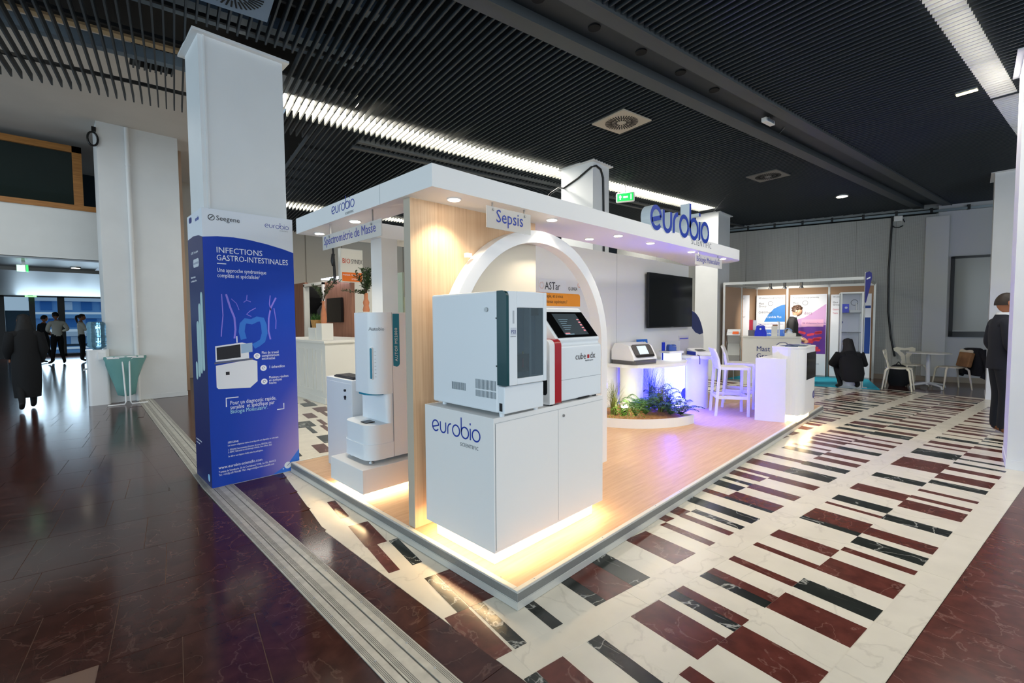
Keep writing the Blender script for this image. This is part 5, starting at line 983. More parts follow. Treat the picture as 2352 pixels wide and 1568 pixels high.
for s in (-2.72, -2.44, -2.12): wb('clamp_lamp', MB().tube([(s, -2.0, 2.27), (s, -1.96, 2.2)], .03, 8).lathe((s, -1.95, 2.14), [(.02, .07), (.045, 0)], 12), STEEL, eb)
for s in (-2.72, -2.44, -2.12):
    d_ = bpy.data.lights.new('booth_spot', 'SPOT'); d_.energy = 60; d_.color = (1, .93, .82); d_.spot_size = 1.7; d_.spot_blend = .6; d_.shadow_soft_size = .04; o_ = bpy.data.objects.new('booth_spot', d_); COL.objects.link(o_); w_ = W(s, 1.93); o_.location = (w_[0], w_[1], 2.12); o_.rotation_euler = (Vector((-WN[0], -WN[1], -.7)).to_track_quat('-Z', 'Y')).to_euler()
cpt = wb('carpet', wbox(-3.6, -.72, .17, 2.15, .002, .012), M('cyan_carpet', (40, 178, 206), .9)); tag(cpt, 'bright cyan carpet of the corner booth', 'carpet')
def poster(label, s0, s1, d, z0, z1, decor):
    t = WT_('roll_up_poster', label, 'poster', 'posters in the corner booth'); wb('sheet', wbox(s0, s1, d, d + .008, z0, z1), M('poster_white', (228, 230, 236), .5), t); wb('foot', wbox(s0, s1, d - .03, d + .05, z0 - .05, z0), STEEL, t); decor(t, d + .0082, s0, s1); return t
def wpl(poly, d, m, t, nm='print_shape'):
    return wb(nm, MB().plate(poly, (0, -d, 0), X_, Z_, nY, .0012), m, t)
INK = M('ink_dark', (40, 40, 44), .5); PBL = M('poster_blue', (36, 124, 204), .5); PPU = M('poster_purple', (104, 52, 150), .5); PRD = M('poster_red', (226, 62, 84), .5); PPK = M('poster_pink', (232, 176, 206), .5)
def mast(t, d, s, z, k=1): wtext('Mast', s, d + .002, z, .075 * k, INK, t); wtext('Group', s, d + .002, z - .07 * k, .075 * k, INK, t); wb('round_logo', MB().stroke(arc(s + .27 * k, z + .02, .055 * k, 0, 350, 20), .008 * k, (0, -d - .001, 0), X_, Z_, nY, .001), INK, t)
def d1(t, d, a, b):
    wtext('IVD solutions through partnership', a + .05, d + .002, 1.98, .05, INK, t, .8); mast(t, d, a + .05, 1.83)
    wpl([(b, 1.38), (a + .18, 1.38), (a + .26, 1.55), (a + .4, 1.72), (a + .55, 1.80), (b, 1.82)], d, PBL, t); wpl([(b, 1.18), (a + .12, 1.18), (a + .06, .95), (a + .03, .7), (b, .6)], d, M('poster_blue2', (62, 108, 200), .5), t)
    wtext('CHROMagar', a + .05, d + .003, 1.60, .075, INK, t, .8); wtext('Candida Plus', a + .24, d + .003, 1.48, .08, WT, t, .8); wtext('Milieu unique pour différencier C. auris', a + .04, d + .003, 1.31, .045, M('ink_violet', (150, 110, 160), .5), t, .8); wtext('des autres espèces de Candida', a + .10, d + .003, 1.23, .045, M('ink_violet', (150, 110, 160), .5), t, .8); wtext('Couleur intense', a + .22, d + .003, 1.06, .06, WT, t, .8)
def d2(t, d, a, b):
    wtext('IVD solutions through partnership', a + .05, d + .002, 1.97, .05, INK, t, .8); mast(t, d, a + .05, 1.83)
    wpl([(a + .02, .58), (b - .01, .58), (b - .01, 1.82), (a + .5, 1.62), (a + .3, 1.48), (a + .02, 1.4)], d, M('poster_lilac', (206, 160, 206), .5), t); wpl([(a + .02, .58), (b - .01, .58), (b - .01, 1.3), (a + .02, 1.22)], d + .001, PPU, t)
    g = random.Random(4); mb = MB()
    for i in range(16): x = g.uniform(a + .1, b - .12); z = g.uniform(.62, 1.22); r = g.uniform(-.3, .3); mb.plate([(x + p[0] * math.cos(r) - p[1] * math.sin(r), z + p[0] * math.sin(r) + p[1] * math.cos(r)) for p in rrect(.16, .06, .028, 4)], (0, -d - .0025, 0), X_, Z_, nY, .001)
    wb('bacteria_print', mb, PRD, t)
    wtext('mast', a + .05, d + .004, 1.56, .11, M('ink_red', (190, 30, 60), .5), t, .8); wtext('discs', a + .30, d + .004, 1.56, .11, M('ink_plum', (150, 100, 140), .5), t, .8); wpl([(a + .25, 1.26), (b - .06, 1.26), (b - .06, 1.44), (a + .25, 1.44)], d + .002, PPK, t); wtext('ESBL & Carbapenemase Detection Set', a + .27, d + .005, 1.33, .045, PPU, t, .7); wtext('mastgrp.com', b - .3, d + .002, .32, .04, INK, t, .8)
def d3(t, d, a, b):
    wtext('IVD solutions', a + .04, d + .002, 1.97, .04, INK, t, .8); mast(t, d, a + .04, 1.83, .8); wtext('Gastro', a + .04, d + .002, 1.66, .06, M('ink_red', (190, 30, 60), .5), t, .8); wtext('Tests', a + .04, d + .002, 1.57, .06, M('ink_red', (190, 30, 60), .5), t, .8)
    wpl([(b - .16, .62), (b - .01, .62), (b - .01, 1.48), (b - .16, 1.48)], d, M('poster_navy', (16, 62, 140), .5), t); wpl([(b - .16, 1.7), (b - .01, 1.7), (b - .01, 1.76), (b - .16, 1.76)], d, M('poster_navy', (16, 62, 140), .5), t)
    for k in range(4): wtext('• Sur  • Rapide', a + .03, d + .002, .42 - k * .06, .04, INK, t, .7)
poster('white poster with a blue disc shape reading Candida Plus', -3.10, -2.45, .35, .05, 2.07, d1); poster('purple and red bacteria poster reading discs', -2.34, -1.57, .35, .05, 2.06, d2); poster('white and navy poster behind the glass showcase', -1.49, -.70, .35, .05, 2.04, d3)
def d4(t, d, a, b): wtext('Partner', a + .1, d + .002, 1.96, .04, INK, t, .7); wtext('CHROMagar', a + .02, d + .002, 1.5, .06, M('ink_faint', (150, 146, 150), .5), t, .6); wpl(arc(a + .02, 1.64, .14, 0, 90, 8) + [(a + .02, 1.64)], d, M('poster_grey', (200, 196, 198), .5), t)
poster('narrow pale grey poster at the left of the corner booth', -3.52, -3.22, .95, .05, 2.06, d4)
mc = WT_('booth_counter', 'white counter lettered Mast Group in the corner booth', 'counter'); wb('body', wbox(-3.25, -2.1, 1.80, 2.18, 0, 1.04), CW, mc); wb('top', wbox(-3.27, -2.08, 1.78, 2.2, 1.04, 1.065), CW, mc); wtext('Mast', -2.97, 2.185, .73, .16, NAVY, mc, name='front_text'); wtext('Group', -2.97, 2.185, .57, .16, NAVY, mc, name='front_text'); wb('round_logo', MB().stroke(arc(-2.45, .80, .14, 0, 350, 24), .012, (0, -2.181, 0), X_, Z_, nY, .002), NAVY, mc)
zz = WT_('zigzag_rack', 'zigzag leaflet rack with colourful leaflets beside the white counter', 'leaflet rack')
for k in range(3):
    z = .35 + k * .26; sg = 1 if k % 2 else -1
    wb('tray', MB().plate([(-.13, 0), (.13, 0), (.13, .30), (-.13, .30)], (-3.46, -2.0 - .07 * sg, z), X_, Vector((0, .45 * sg, .9)).normalized(), nY, .008), M('tray_grey', (170, 172, 168), .4), zz)
    for s in (-3.60, -3.32): wb('strut', MB().tube([(s, -2.12, z), (s, -1.95, z + .13), (s, -2.12, z + .26)], .006, 6), STEEL, zz)
wb('top_frame', MB().plate([(-.14, 0), (.14, 0), (.14, .22), (-.14, .22)], (-3.46, -2.12, 1.08), X_, Vector((0, .6, .5)).normalized(), nY, .01), GLOSSW, zz); wb('orange_leaflet', MB().plate([(-.02, .04), (.11, .04), (.11, .13), (-.02, .13)], (-3.46, -2.135, 1.085), X_, Vector((0, .6, .5)).normalized(), nY, .012), M('leaflet_orange', (240, 110, 50), .5), zz); wb('foot', wbox(-3.6, -3.3, 1.9, 2.15, 0, .02), STEEL, zz); wb('pole', MB().tube([(-3.46, -1.95, .02), (-3.46, -1.95, .4)], .012, 6), STEEL, zz)
BAG = M('bag_blue', (10, 40, 210), .3); bg_ = WT_('gift_bag', 'glossy royal blue gift bag on the white booth counter', 'bag'); wb('body', MB().loft([[(-2.90 + w_ * a, -2.0 + b * .06, z) for a, b in ((-1, -1), (1, -1), (1, 1), (-1, 1))] for z, w_ in ((1.066, .12), (1.16, .12), (1.24, .09), (1.30, .085))], 0, False), BAG, bg_); wb('handle', MB().tube([(-2.96, -2.06, 1.29), (-2.96, -2.06, 1.31), (-2.90, -2.06, 1.325), (-2.84, -2.06, 1.31), (-2.84, -2.06, 1.29)], .01, 6), BAG, bg_); wb('white_print', MB().plate(arc(-2.90, 1.23, .022, 0, 360, 12)[:-1], (0, -2.075, 0), X_, Z_, nY, .004), WT, bg_)
bx_ = WT_('carton', 'small white carton with a tall white tag on the booth counter', 'box'); wb('body', wbox(-2.68, -2.56, 1.95, 2.08, 1.066, 1.30), CW, bx_); wb('brown_flap', wbox(-2.66, -2.56, 1.96, 2.04, 1.30, 1.33), M('carton_brown', (150, 100, 70), .7), bx_); wb('tag', MB().tube([(-2.53, -2.05, 1.066), (-2.53, -2.05, 1.38), (-2.57, -2.05, 1.40)], .015, 8), GLOSSW, bx_)
ti = WT_('tissue_pack', 'crumpled white and blue tissue pack on the booth counter', 'tissues'); wb('pack', wbox(-2.42, -2.2, 1.9, 2.05, 1.066, 1.14), CW, ti); wb('tissue', MB().loft([[(-2.33 + w_ * math.cos(a), -1.97 + w_ * .5 * math.sin(a), z) for a in [i * PI / 4 for i in range(8)]] for z, w_ in ((1.14, .07), (1.2, .04), (1.25, .005))], 0, True), WT, ti); wb('blue_wrap', MB().stroke(arc(-2.36, 1.16, .085, 20, 200, 10), .02, (0, -2.0, 0), X_, Z_, nY, .03), M('wrap_blue', (130, 160, 210), .4), ti)
lr = WT_('leaflet_rack', 'pink and grey leaflet holder at the back of the booth counter', 'leaflet rack'); wb('holder', wbox(-3.16, -3.03, 1.84, 1.94, 1.066, 1.2), M('holder_grey', (110, 106, 110), .3), lr); wb('pink_leaflet', wbox(-3.15, -3.07, 1.86, 1.87, 1.2, 1.44), PRD, lr); wb('white_leaflet', wbox(-3.08, -2.99, 1.85, 1.86, 1.1, 1.43), WT, lr)
# glass showcase
sg_ = WT_('glass_showcase', 'tall glass showcase on a white base with shelves', 'showcase')
for s in (-1.40, -1.04):
    for d in (1.80, 2.14): wb('post', wbox(s - .015, s + .015, d - .015, d + .015, 0, 2.0), AL2, sg_)
wb('base', wbox(-1.38, -1.06, 1.8, 2.14, .01, .30), GLOSSW, sg_); wb('base_board', wbox(-1.41, -1.03, 1.79, 2.16, 0, .04), STEEL, sg_); wb('top', wbox(-1.42, -1.02, 1.78, 2.16, 1.98, 2.01), AL2, sg_)
GLS = M('case_clear', (240, 244, 250), .05, trans=.95, ior=1.05)
for z in (.75, 1.16, 1.57): wb('glass_shelf', wbox(-1.39, -1.05, 1.81, 2.13, z, z + .012), M('shelf_edge_grey', (120, 126, 126), .2, trans=.5), sg_)
wb('back_sheet', wbox(-1.39, -1.05, 1.79, 1.8, .3, 1.98), M('case_back', (206, 208, 212), .4), sg_); wb('front_pane', wbox(-1.385, -1.055, 2.14, 2.145, .3, 1.98), GLS, sg_); wb('round_logo', MB().stroke(arc(-1.15, 1.80, .06, 0, 350, 20), .009, (0, -1.805, 0), X_, Z_, nY, .003), INK, sg_); wb('round_seal', MB().plate(arc(-1.37, 1.38, .03, 0, 360, 14)[:-1], (0, -1.81, 0), X_, Z_, nY, .003), NAVY, sg_)
b2 = WT_('gift_bag', 'small royal blue bag on the top shelf of the showcase', 'bag'); wb('body', wbox(-1.385, -1.26, 1.95, 2.05, 1.583, 1.77), BAG, b2); wb('white_print', MB().plate(arc(-1.31, 1.69, .025, 0, 360, 12)[:-1], (0, -2.051, 0), X_, Z_, nY, .004), WT, b2)
k2 = WT_('sample_kit', 'pale sample kit box with a bottle on the top showcase shelf', 'box'); wb('box', wbox(-1.25, -1.06, 1.95, 2.08, 1.583, 1.64), CW, k2); wb('bottle', MB().lathe((-1.13, -2.0, 1.64), [(.02, 0), (.02, .1), (.012, .12), (.012, .15)], 12), CW, k2)
fl_ = WT_('feather_flag', 'navy feather flag on a pole at the booth corner', 'flag'); wb('pole', MB().tube([(-1.0, -2.05, 0), (-1.0, -2.05, 2.42)], .012, 8), AL2, fl_); wb('flag_cloth', MB().plate([(0, -.6), (.02, -.62), (.07, -.35), (.11, -.1), (.10, 0), (.06, .03), (.0, .0)], (-1.0, -2.06, 2.40), X_, Z_, nY, .006), M('flag_navy', (38, 40, 130), .5), fl_); wb('flag_print', MB().plate([(.02, -.14), (.08, -.11), (.08, -.08), (.02, -.11)], (-1.0, -2.068, 2.40), X_, Z_, nY, .002), WT, fl_); wb('base', wbox(-1.08, -.92, 1.97, 2.13, 0, .02), STEEL, fl_)

# ================================================================== TABLE AND CHAIRS
tb = WT_('cafe_table', 'round white cafe table with a four-toed foot', 'table'); c = (.17, -1.32)
wb('top', MB().lathe((c[0], c[1], .722), [(.36, 0), (.37, .006), (.36, .015)], 36), M('table_white', (226, 222, 212), .4), tb); wb('column', MB().lathe((c[0], c[1], .06), [(.05, 0), (.038, .04), (.038, .662)], 18), M('table_grey', (200, 202, 204), .4), tb)
for k in range(4): a = .5 + k * PI / 2; wb('foot', MB().tube([(c[0], c[1], .10), (c[0] + math.cos(a) * .2, c[1] + math.sin(a) * .2, .075), (c[0] + math.cos(a) * .33, c[1] + math.sin(a) * .33, .06), (c[0] + math.cos(a) * .35, c[1] + math.sin(a) * .35, .0)], [.03, .026, .022, .02], 8), M('table_grey', (200, 202, 204), .4), tb)
CHM = M('chair_cream', (226, 218, 196), .45)
def chair(s, d, rz, label):
    p = W(s, d); t = T('cafe_chair', label, 'chair', (p[0], p[1], 0), 'cream plastic cafe chairs'); t.rotation_euler = (0, 0, rz)
    seat = [(.20 * math.cos(a) * (1 + .08 * math.cos(4 * a)), .20 * math.sin(a) * (1 + .08 * math.cos(4 * a))) for a in [2 * PI * i / 24 for i in range(24)]]
    MB().prism(seat, .435, .455).build('seat', CHM, t, bev=.006, local=True)
    for sx in (-1, 1):
        for sy in (-1, 1): MB().tube([(sx * .15, sy * .15, .44), (sx * .185, sy * .185, .40), (sx * .20, sy * .21, .2), (sx * .215, sy * .235, .0)], [.022, .02, .016, .012], 8).build('leg', CHM, t, local=True)
    mb = MB(); O = (0, -.165, .44); V = Vector((0, -.22, 1)).normalized(); N = Vector((0, 1, .22)).normalized()
    for sg in (-1, 1):
        mb.plate([(sg * a, b) for a, b in ((.008, 0), (.10, 0), (.075, .10), (.08, .16), (.14, .24), (.205, .30), (.21, .36), (.15, .385), (.1, .375), (0, .36), (0, .31), (.07, .315), (.1, .30), (.04, .25), (.008, .2))], O, X_, V, N, .014)
    mb.build('backrest', CHM, t, local=True)
aw = math.atan2(WA[1], WA[0])
chair(-.40, 1.93, aw - PI / 2 - .25, 'cream cafe chair left of the table, in front of the black backpack'); chair(-.06, 1.0, aw + PI + .35, 'cream cafe chair behind the left side of the table'); chair(.56, 1.22, aw + PI / 2 + .25, 'cream cafe chair hung with a dark jacket right of the table')
p = W(.66, 1.28); jk = T('hung_jacket', 'black jacket draped over the back of a cafe chair', 'jacket', (p[0], p[1], .3)); jm = Matrix.Translation((p[0], p[1], 0)) @ Matrix.Rotation(aw + PI / 2 + .25, 4, 'Z'); CLB = M('jacket_black', (16, 17, 20), .85, var=.2, vs=20)
MB().loft([[(x, y - .10, z) for x, y in ((-w_, -.16), (-w_ * .5, -.20), (w_ * .5, -.20), (w_, -.16), (w_ * .9, -.07), (w_ * .4, -.05), (-w_ * .4, -.05), (-w_ * .9, -.07))] for z, w_ in ((.30, .34), (.45, .32), (.65, .29), (.78, .25), (.84, .2), (.85, .1))], 0, True).xf(jm).build('body_cloth', CLB, jk)
for sg in (-1, 1): MB().tube([(sg * .22, -.24, .80), (sg * .33, -.28, .6), (sg * .38, -.27, .4), (sg * .36, -.2, .26)], [.07, .075, .06, .055], 10).xf(jm).build('sleeve', CLB, jk)
cu_ = MB().box(-.19, .19, -.02, .06, 0, .30).xf(Matrix.Translation((p[0], p[1], .458)) @ Matrix.Rotation(aw + PI / 2 + .25, 4, 'Z') @ Matrix.Translation((0, -.08, 0)) @ Matrix.Rotation(.2, 4, 'X')).build('tote_bag', M('tote_brown', (150, 108, 68), .7, var=.2, vs=8), bev=.02); tag(cu_, 'brown tote bag standing on the jacket chair', 'bag')
p = W(-.30, 1.25); bp_ = T('backpack', 'black backpack on the floor behind the cafe chair', 'backpack', (p[0], p[1], 0)); xb = Matrix.Translation((p[0], p[1], 0)) @ Matrix.Rotation(aw, 4, 'Z'); MB().loft([[(.17 * k * math.cos(a), .1 * k * math.sin(a), z) for a in [i * PI / 8 for i in range(16)]] for z, k in ((0, .9), (.1, 1.05), (.3, 1), (.42, .75), (.46, .4))]).xf(xb).build('body', CLB, bp_); MB().tube([(-.05, -.0, .44), (0, 0, .52), (.05, 0, .44)], .012, 6).xf(xb).build('handle', CLB, bp_); MB().tube([(.15, -.06, .35), (.22, -.06, .2), (.16, -.06, .05)], .012, 6).xf(xb).build('strap', CLB, bp_)

# ================================================================== COOLER AND BIN IN THE ENTRANCE HALL
wcx, wcy = -1.02, 9.62
wk = T('water_cooler', 'white water cooler with a clear ribbed bottle by the broad pillar', 'water cooler', (wcx, wcy, 0)); MB().prism(rrect(.30, .30, .05, 5, wcx, wcy), 0, .98).build('body', GLOSSW, wk); MB().prism(rrect(.31, .31, .05, 5, wcx, wcy), .98, 1.0).build('collar', GLOSSW, wk)
MB().box(wcx + .0, wcx + .10, wcy - .19, wcy - .15, .82, .95).build('tap_panel', GLOSSW, wk); MB().tube([(wcx - .15, wcy - .05, .66), (wcx - .19, wcy - .05, .66), (wcx - .19, wcy - .05, .63)], .015, 8).build('tap', STEEL, wk)
MB().lathe((wcx, wcy, 1.0), [(.06, 0), (.13, .05), (.135, .1), (.125, .12), (.135, .14), (.135, .24), (.125, .26), (.135, .28), (.125, .31), (.135, .34), (.125, .37), (.135, .40), (.13, .47), (.10, .50)], 28).build('bottle', M('bottle_blue', (150, 200, 226), .08, trans=.85, ior=1.2), wk)
bnx, bny = -.66, 9.3
bn_ = T('bag_stand', 'white tube stand holding a translucent green rubbish bag', 'waste bin', (bnx, bny, 0)); mb = MB()
for sg in (-1, 1): mb.tube([(bnx + sg * .28, bny - .12, .01), (bnx + sg * .05, bny - .12, .01), (bnx + sg * .03, bny - .12, .06), (bnx + sg * .05, bny - .02, .80), (bnx + sg * .10, bny - .02, .84), (bnx + sg * .26, bny - .02, .84)], .013, 8)
mb.build('tube_frame', GLOSSW, bn_); MB().tube([(bnx + .28 * math.cos(a * PI / 8), bny + .10 + .14 * math.sin(a * PI / 8), .86) for a in range(16)], .012, 6, closed=True).build('ring', GLOSSW, bn_)
g = random.Random(6); MB().loft([[(bnx + w_ * math.cos(i * PI / 10) * (1 + .1 * math.sin(i * 2.3 + z * 9)), bny + .10 + w_ * .5 * math.sin(i * PI / 10) * (1 + .1 * math.sin(i * 3.1)), z) for i in range(20)] for z, w_ in ((.87, .285), (.83, .29), (.7, .26), (.5, .2), (.3, .15), (.16, .12), (.13, .04))], 0, True).build('green_bag', M('bag_green', (120, 176, 172), .4, alpha=.8), bn_)
st_d = T('sanitiser_post', 'slim grey dispenser post beside the entrance passage', 'dispenser', (-.72, 14.2, 0)); MB().box(-.80, -.66, 14.2, 14.26, .0, 1.35).build('post', M('post_grey', (150, 158, 164), .4), st_d); MB().box(-.79, -.67, 14.19, 14.2, 1.25, 1.32).build('label_plate', BLACKP, st_d)
pk = T('pillar_hook', 'black cable hook beside the top of the broad pillar', 'hook', (-.92, 9.6, 4.7)); MB().box(-.95, -.89, 9.6, 9.66, 4.9, 4.98).build('bracket', BLACKP, pk); MB().tube([(-.94 + .07 * math.sin(a), 9.6, 4.76 + .12 * math.cos(a)) for a in [i * PI / 8 for i in range(16)]], .018, 6, closed=True).build('loop', BLACKP, pk)

# ================================================================== PEOPLE
def person(name, label, xy, yaw, H, over, cols, hair, hands=True, extra=None):
    J = {'pel': (0, 0, .53), 'spi': (0, -.005, .62), 'che': (0, -.005, .735), 'nec': (0, -.005, .83), 'hb': (0, .005, .87)}
    for s, k in (('l', -1), ('r', 1)):
        J.update({'sh' + s: (k * .098, -.005, .80), 'el' + s: (k * .128, -.015, .635), 'wr' + s: (k * .135, .03, .485), 'hi' + s: (k * .05, 0, .505), 'kn' + s: (k * .055, .012, .285), 'an' + s: (k * .055, -.008, .05), 'to' + s: (k * .065, .085, .018)})
    J.update(over)
    R = {'pel': .078, 'spi': .068, 'che': .078, 'nec': .034, 'hb': .03, 'sh': .047, 'el': .031, 'wr': .021, 'hi': .06, 'kn': .039, 'an': .027, 'to': .02}
    E_ = [('pel', 'spi', 1), ('spi', 'che', 1), ('che', 'nec', 1), ('nec', 'hb', 0)]
    for s in 'lr': E_ += [('che', 'sh' + s, 1), ('sh' + s, 'el' + s, 1), ('el' + s, 'wr' + s, 1), ('pel', 'hi' + s, 2), ('hi' + s, 'kn' + s, 2), ('kn' + s, 'an' + s, 2), ('an' + s, 'to' + s, 3)]
    ks = list(J); me = bpy.data.meshes.new('tmp'); me.from_pydata([tuple(c * H for c in J[k]) for k in ks], [(ks.index(a), ks.index(b)) for a, b, c in E_], [])
    o = bpy.data.objects.new('tmp', me); COL.objects.link(o); o.modifiers.new('skin', 'SKIN'); sv = o.data.skin_vertices[0].data
    for i, k in enumerate(ks): r = R.get(k, R.get(k[:2], .04)) * H; sv[i].radius = (r, r * (.78 if k in ('pel', 'spi', 'che') else 1)); sv[i].use_root = (k == 'pel')
    ss = o.modifiers.new('sub', 'SUBSURF'); ss.levels = 2; ss.render_levels = 2
    dg_ = bpy.context.evaluated_depsgraph_get(); ev = o.evaluated_get(dg_); em = ev.to_mesh()
    mb = MB(); vs = [tuple(v.co) for v in em.vertices]; segs = [(Vector(J[a]) * H, Vector(J[b]) * H, c) for a, b, c in E_]
    fs, mi = [], []
    for f in em.polygons:
        c = f.center; best = (9, 0)
        for a, b, k in segs:
            ab = b - a; t = max(0, min(1, (c - a).dot(ab) / ab.length_squared)); q = (a + ab * t - c).length
            if q < best[0]: best = (q, k)
        fs.append(tuple(f.vertices)); mi.append(best[1])
    ev.to_mesh_clear(); bpy.data.objects.remove(o)
    for f, k in zip(fs, mi): mb.f.append(f); mb.m.append(k); mb.s.append(True)
    mb.v = vs
    hb = Vector(J['hb']) * H; hd = Vector(over.get('head_dir', (0, 1, 0))).normalized(); sd = hd.cross(Vector((0, 0, 1))).normalized(); hu = sd.cross(hd); hc = hb + hu * .06 * H + hd * .012 * H
    Rm = Matrix((sd, hd, hu)).transposed()
    hv, hf = [], []; n, m = 18, 14
    for j in range(m + 1):
        p = PI * j / m
        for i in range(n):
            t = 2 * PI * i / n; x, y, z = math.sin(p) * math.cos(t), math.sin(p) * math.sin(t), math.cos(p)
            k = 1 - .22 * max(0, -z); jw = 1 + .10 * max(0, -z) * (y > 0)
            no = .016 * math.exp(-((x / .16) ** 2)) * math.exp(-((z + .12) / .2) ** 2) * (y > 0); ey = -.006 * math.exp(-((abs(x) - .36) / .14) ** 2) * math.exp(-((z - .05) / .12) ** 2) * (y > 0); mo_ = .004 * math.exp(-(x / .25) ** 2) * math.exp(-((z + .42) / .07) ** 2) * (y > 0)
            q = Vector((x * .047 * k, y * .057 * jw + no + ey + mo_, z * .068)) * H; hv.append(hc + Rm @ q)
    hf = [(j * n + i, (j + 1) * n + i, (j + 1) * n + (i + 1) % n, j * n + (i + 1) % n) for j in range(m) for i in range(n)]
    mb.add(hv, hf, 0, True)
    for sg in (-1, 1): mb.ball(hc + Rm @ Vector((sg * .048 * H, -.004 * H, -.002 * H)), .006 * H, .012 * H, .019 * H, 8, 6, 0, Rm); mb.ball(hc + Rm @ Vector((sg * .018 * H, .053 * H, .004 * H)), .006 * H, .003 * H, .0035 * H, 8, 6, 4, Rm)
    mb.ball(hc + Rm @ Vector((0, .0555 * H, -.029 * H)), .014 * H, .003 * H, .003 * H, 8, 6, 5, Rm)
    if hands:
        for s, k in (('l', -1), ('r', 1)):
            w_ = Vector(J['wr' + s]) * H; d = (w_ - Vector(J['el' + s]) * H).normalized(); a = d.cross(Vector((k, 0, 0.001))).normalized(); b = d.cross(a)
            mb.ball(w_ + d * .03 * H, .012 * H, .022 * H, .032 * H, 10, 8, 0, Matrix((b, a, d)).transposed())
            for i, (o_, L) in enumerate(((-.016, .036), (-.006, .042), (.005, .04), (.015, .032))):
                p0 = w_ + d * .052 * H + a * o_ * H; p1 = p0 + d * L * .5 * H; mb.tube([p0 - d * .01 * H, p1, p1 + (d * .8 - b * .5 * 1).normalized() * L * .5 * H], [.0055 * H, .005 * H, .004 * H], 6, 0)
            p0 = w_ + d * .018 * H - a * .018 * H; mb.tube([p0, p0 - a * .014 * H + d * .014 * H, p0 - a * .018 * H + d * .032 * H], [.007 * H, .006 * H, .004 * H], 6, 0)
    t = T(name, label, 'person', (xy[0], xy[1], 0)); t.rotation_euler = (0, 0, yaw)
    mats = [M('skin_%s' % cols[0], {'a': (196, 146, 116), 'b': (168, 112, 82)}[cols[0]], .55), M('cl_%d_%d_%d' % cols[1], cols[1], .85), M('cl_%d_%d_%d' % cols[2], cols[2], .85), M('cl_%d_%d_%d' % cols[3], cols[3], .5), M('eye_dark', (30, 24, 22), .3), M('lip', (150, 84, 76), .5)]
    mb.build('body', mats, t, local=True)
    hm = M('hair_%d_%d_%d' % hair[1], hair[1], .6, var=.3, vs=40); h = MB(); hv = []; 
    for j in range(10):
        p = PI * .52 * j / 9
        for i in range(20):
            tt = 2 * PI * i / 20; x, y, z = math.sin(p) * math.cos(tt), math.sin(p) * math.sin(tt), math.cos(p)
            yy = y * .064 - .006; cut = y > .45 and z < .42
            q = Vector((x * .0505, yy * (.86 if cut else 1) * .97, z * .0715 + .002 + (.03 * (y > .2) * (1 - z) if y > .2 else -.012 * (1 - z)))) * H; hv.append(hc + Rm @ q)
    h.add(hv, [(j * 20 + i, (j + 1) * 20 + i, (j + 1) * 20 + (i + 1) % 20, j * 20 + (i + 1) % 20) for j in range(9) for i in range(20)], 0, True)
    if hair[0] == 'long':
        h.loft([[hc + Rm @ (Vector((w_ * math.cos(a), -.030 + d_ * math.sin(a), z)) * H) for a in [2 * PI * i / 16 for i in range(16)]] for z, w_, d_ in ((.05, .045, .03), (.0, .055, .036), (-.06, .064, .038), (-.12, .078, .038), (-.19, .082, .032), (-.23, .06, .014))])
    if hair[0] == 'tail':
        h.tube([hc + Rm @ (Vector(p) * H) for p in ((0, -.055, .035), (0, -.085, .02), (0, -.09, -.03), (0, -.075, -.09), (0, -.07, -.13))], [.014 * H, .02 * H, .022 * H, .016 * H, .004 * H], 10)
    if hair[0] == 'curly':
        g = random.Random(3)
        for i in range(26): a = g.uniform(0, 2 * PI); p = g.uniform(0, 1.3); h.ball(hc + Rm @ (Vector((math.sin(p) * math.cos(a) * .052, math.sin(p) * math.sin(a) * .06 - .008, math.cos(p) * .07)) * H), .018 * H, .018 * H, .015 * H, 7, 5)
    h.build('hair', hm, t, local=True)
    if extra: extra(t, H, J)
    return t
def yaw_to(dx, dy): return math.atan2(-dx, dy)
NAVYC, BLK, WSH = (20, 24, 36), (17, 17, 19), (226, 222, 208)
def suit(t, H, J):
    m = M('cl_%d_%d_%d' % NAVYC, NAVYC, .85); ring = lambda z, w_, d, y: [(w_ * math.cos(a) * H, (y + d * math.sin(a)) * H, z * H) for a in [2 * PI * i / 20 for i in range(20)]]
    MB().loft([ring(.47, .098, .072, -.004), ring(.54, .096, .07, -.004), ring(.62, .088, .062, -.005), ring(.72, .098, .066, -.005), ring(.79, .104, .058, -.005), ring(.825, .07, .045, -.005), ring(.85, .04, .038, -.004)], 0, True).build('jacket', m, t, local=True)
    MB().loft([ring(.835, .042, .042, .0), ring(.866, .038, .040, .004)], 0, True).build('collar', M('shirt_white', (228, 230, 234), .7), t, local=True)
person('person', 'man in a dark navy suit and brown shoes beside the right pillar', (6.78, -1.90), yaw_to(.30, -.95), 1.78, {'wrl': (-.10, .07, .50), 'ell': (-.135, -.03, .64), 'wrr': (.10, .09, .52)}, ('b', NAVYC, NAVYC, (112, 66, 34)), ('short', (40, 30, 24)), True, suit)
def darkjacket(t, H, J):
    m = M('cl_%d_%d_%d' % BLK, BLK, .85); ring = lambda z, w_, d, y: [(w_ * math.cos(a) * H, (y + d * math.sin(a)) * H, z * H) for a in [2 * PI * i / 20 for i in range(20)]]
    MB().loft([ring(.46, .105, .078, -.004), ring(.56, .10, .074, -.004), ring(.66, .095, .068, -.005), ring(.75, .105, .068, -.005), ring(.80, .10, .056, -.005), ring(.83, .065, .045, -.003), ring(.85, .042, .04, .0)], 0, True).build('jacket', m, t, local=True)
    MB().loft([ring(.838, .044, .043, .004), ring(.862, .04, .042, .010)], 0, True).build('collar', M('shirt_white', (228, 230, 234), .7), t, local=True)
p = W(-2.27, 1.25)
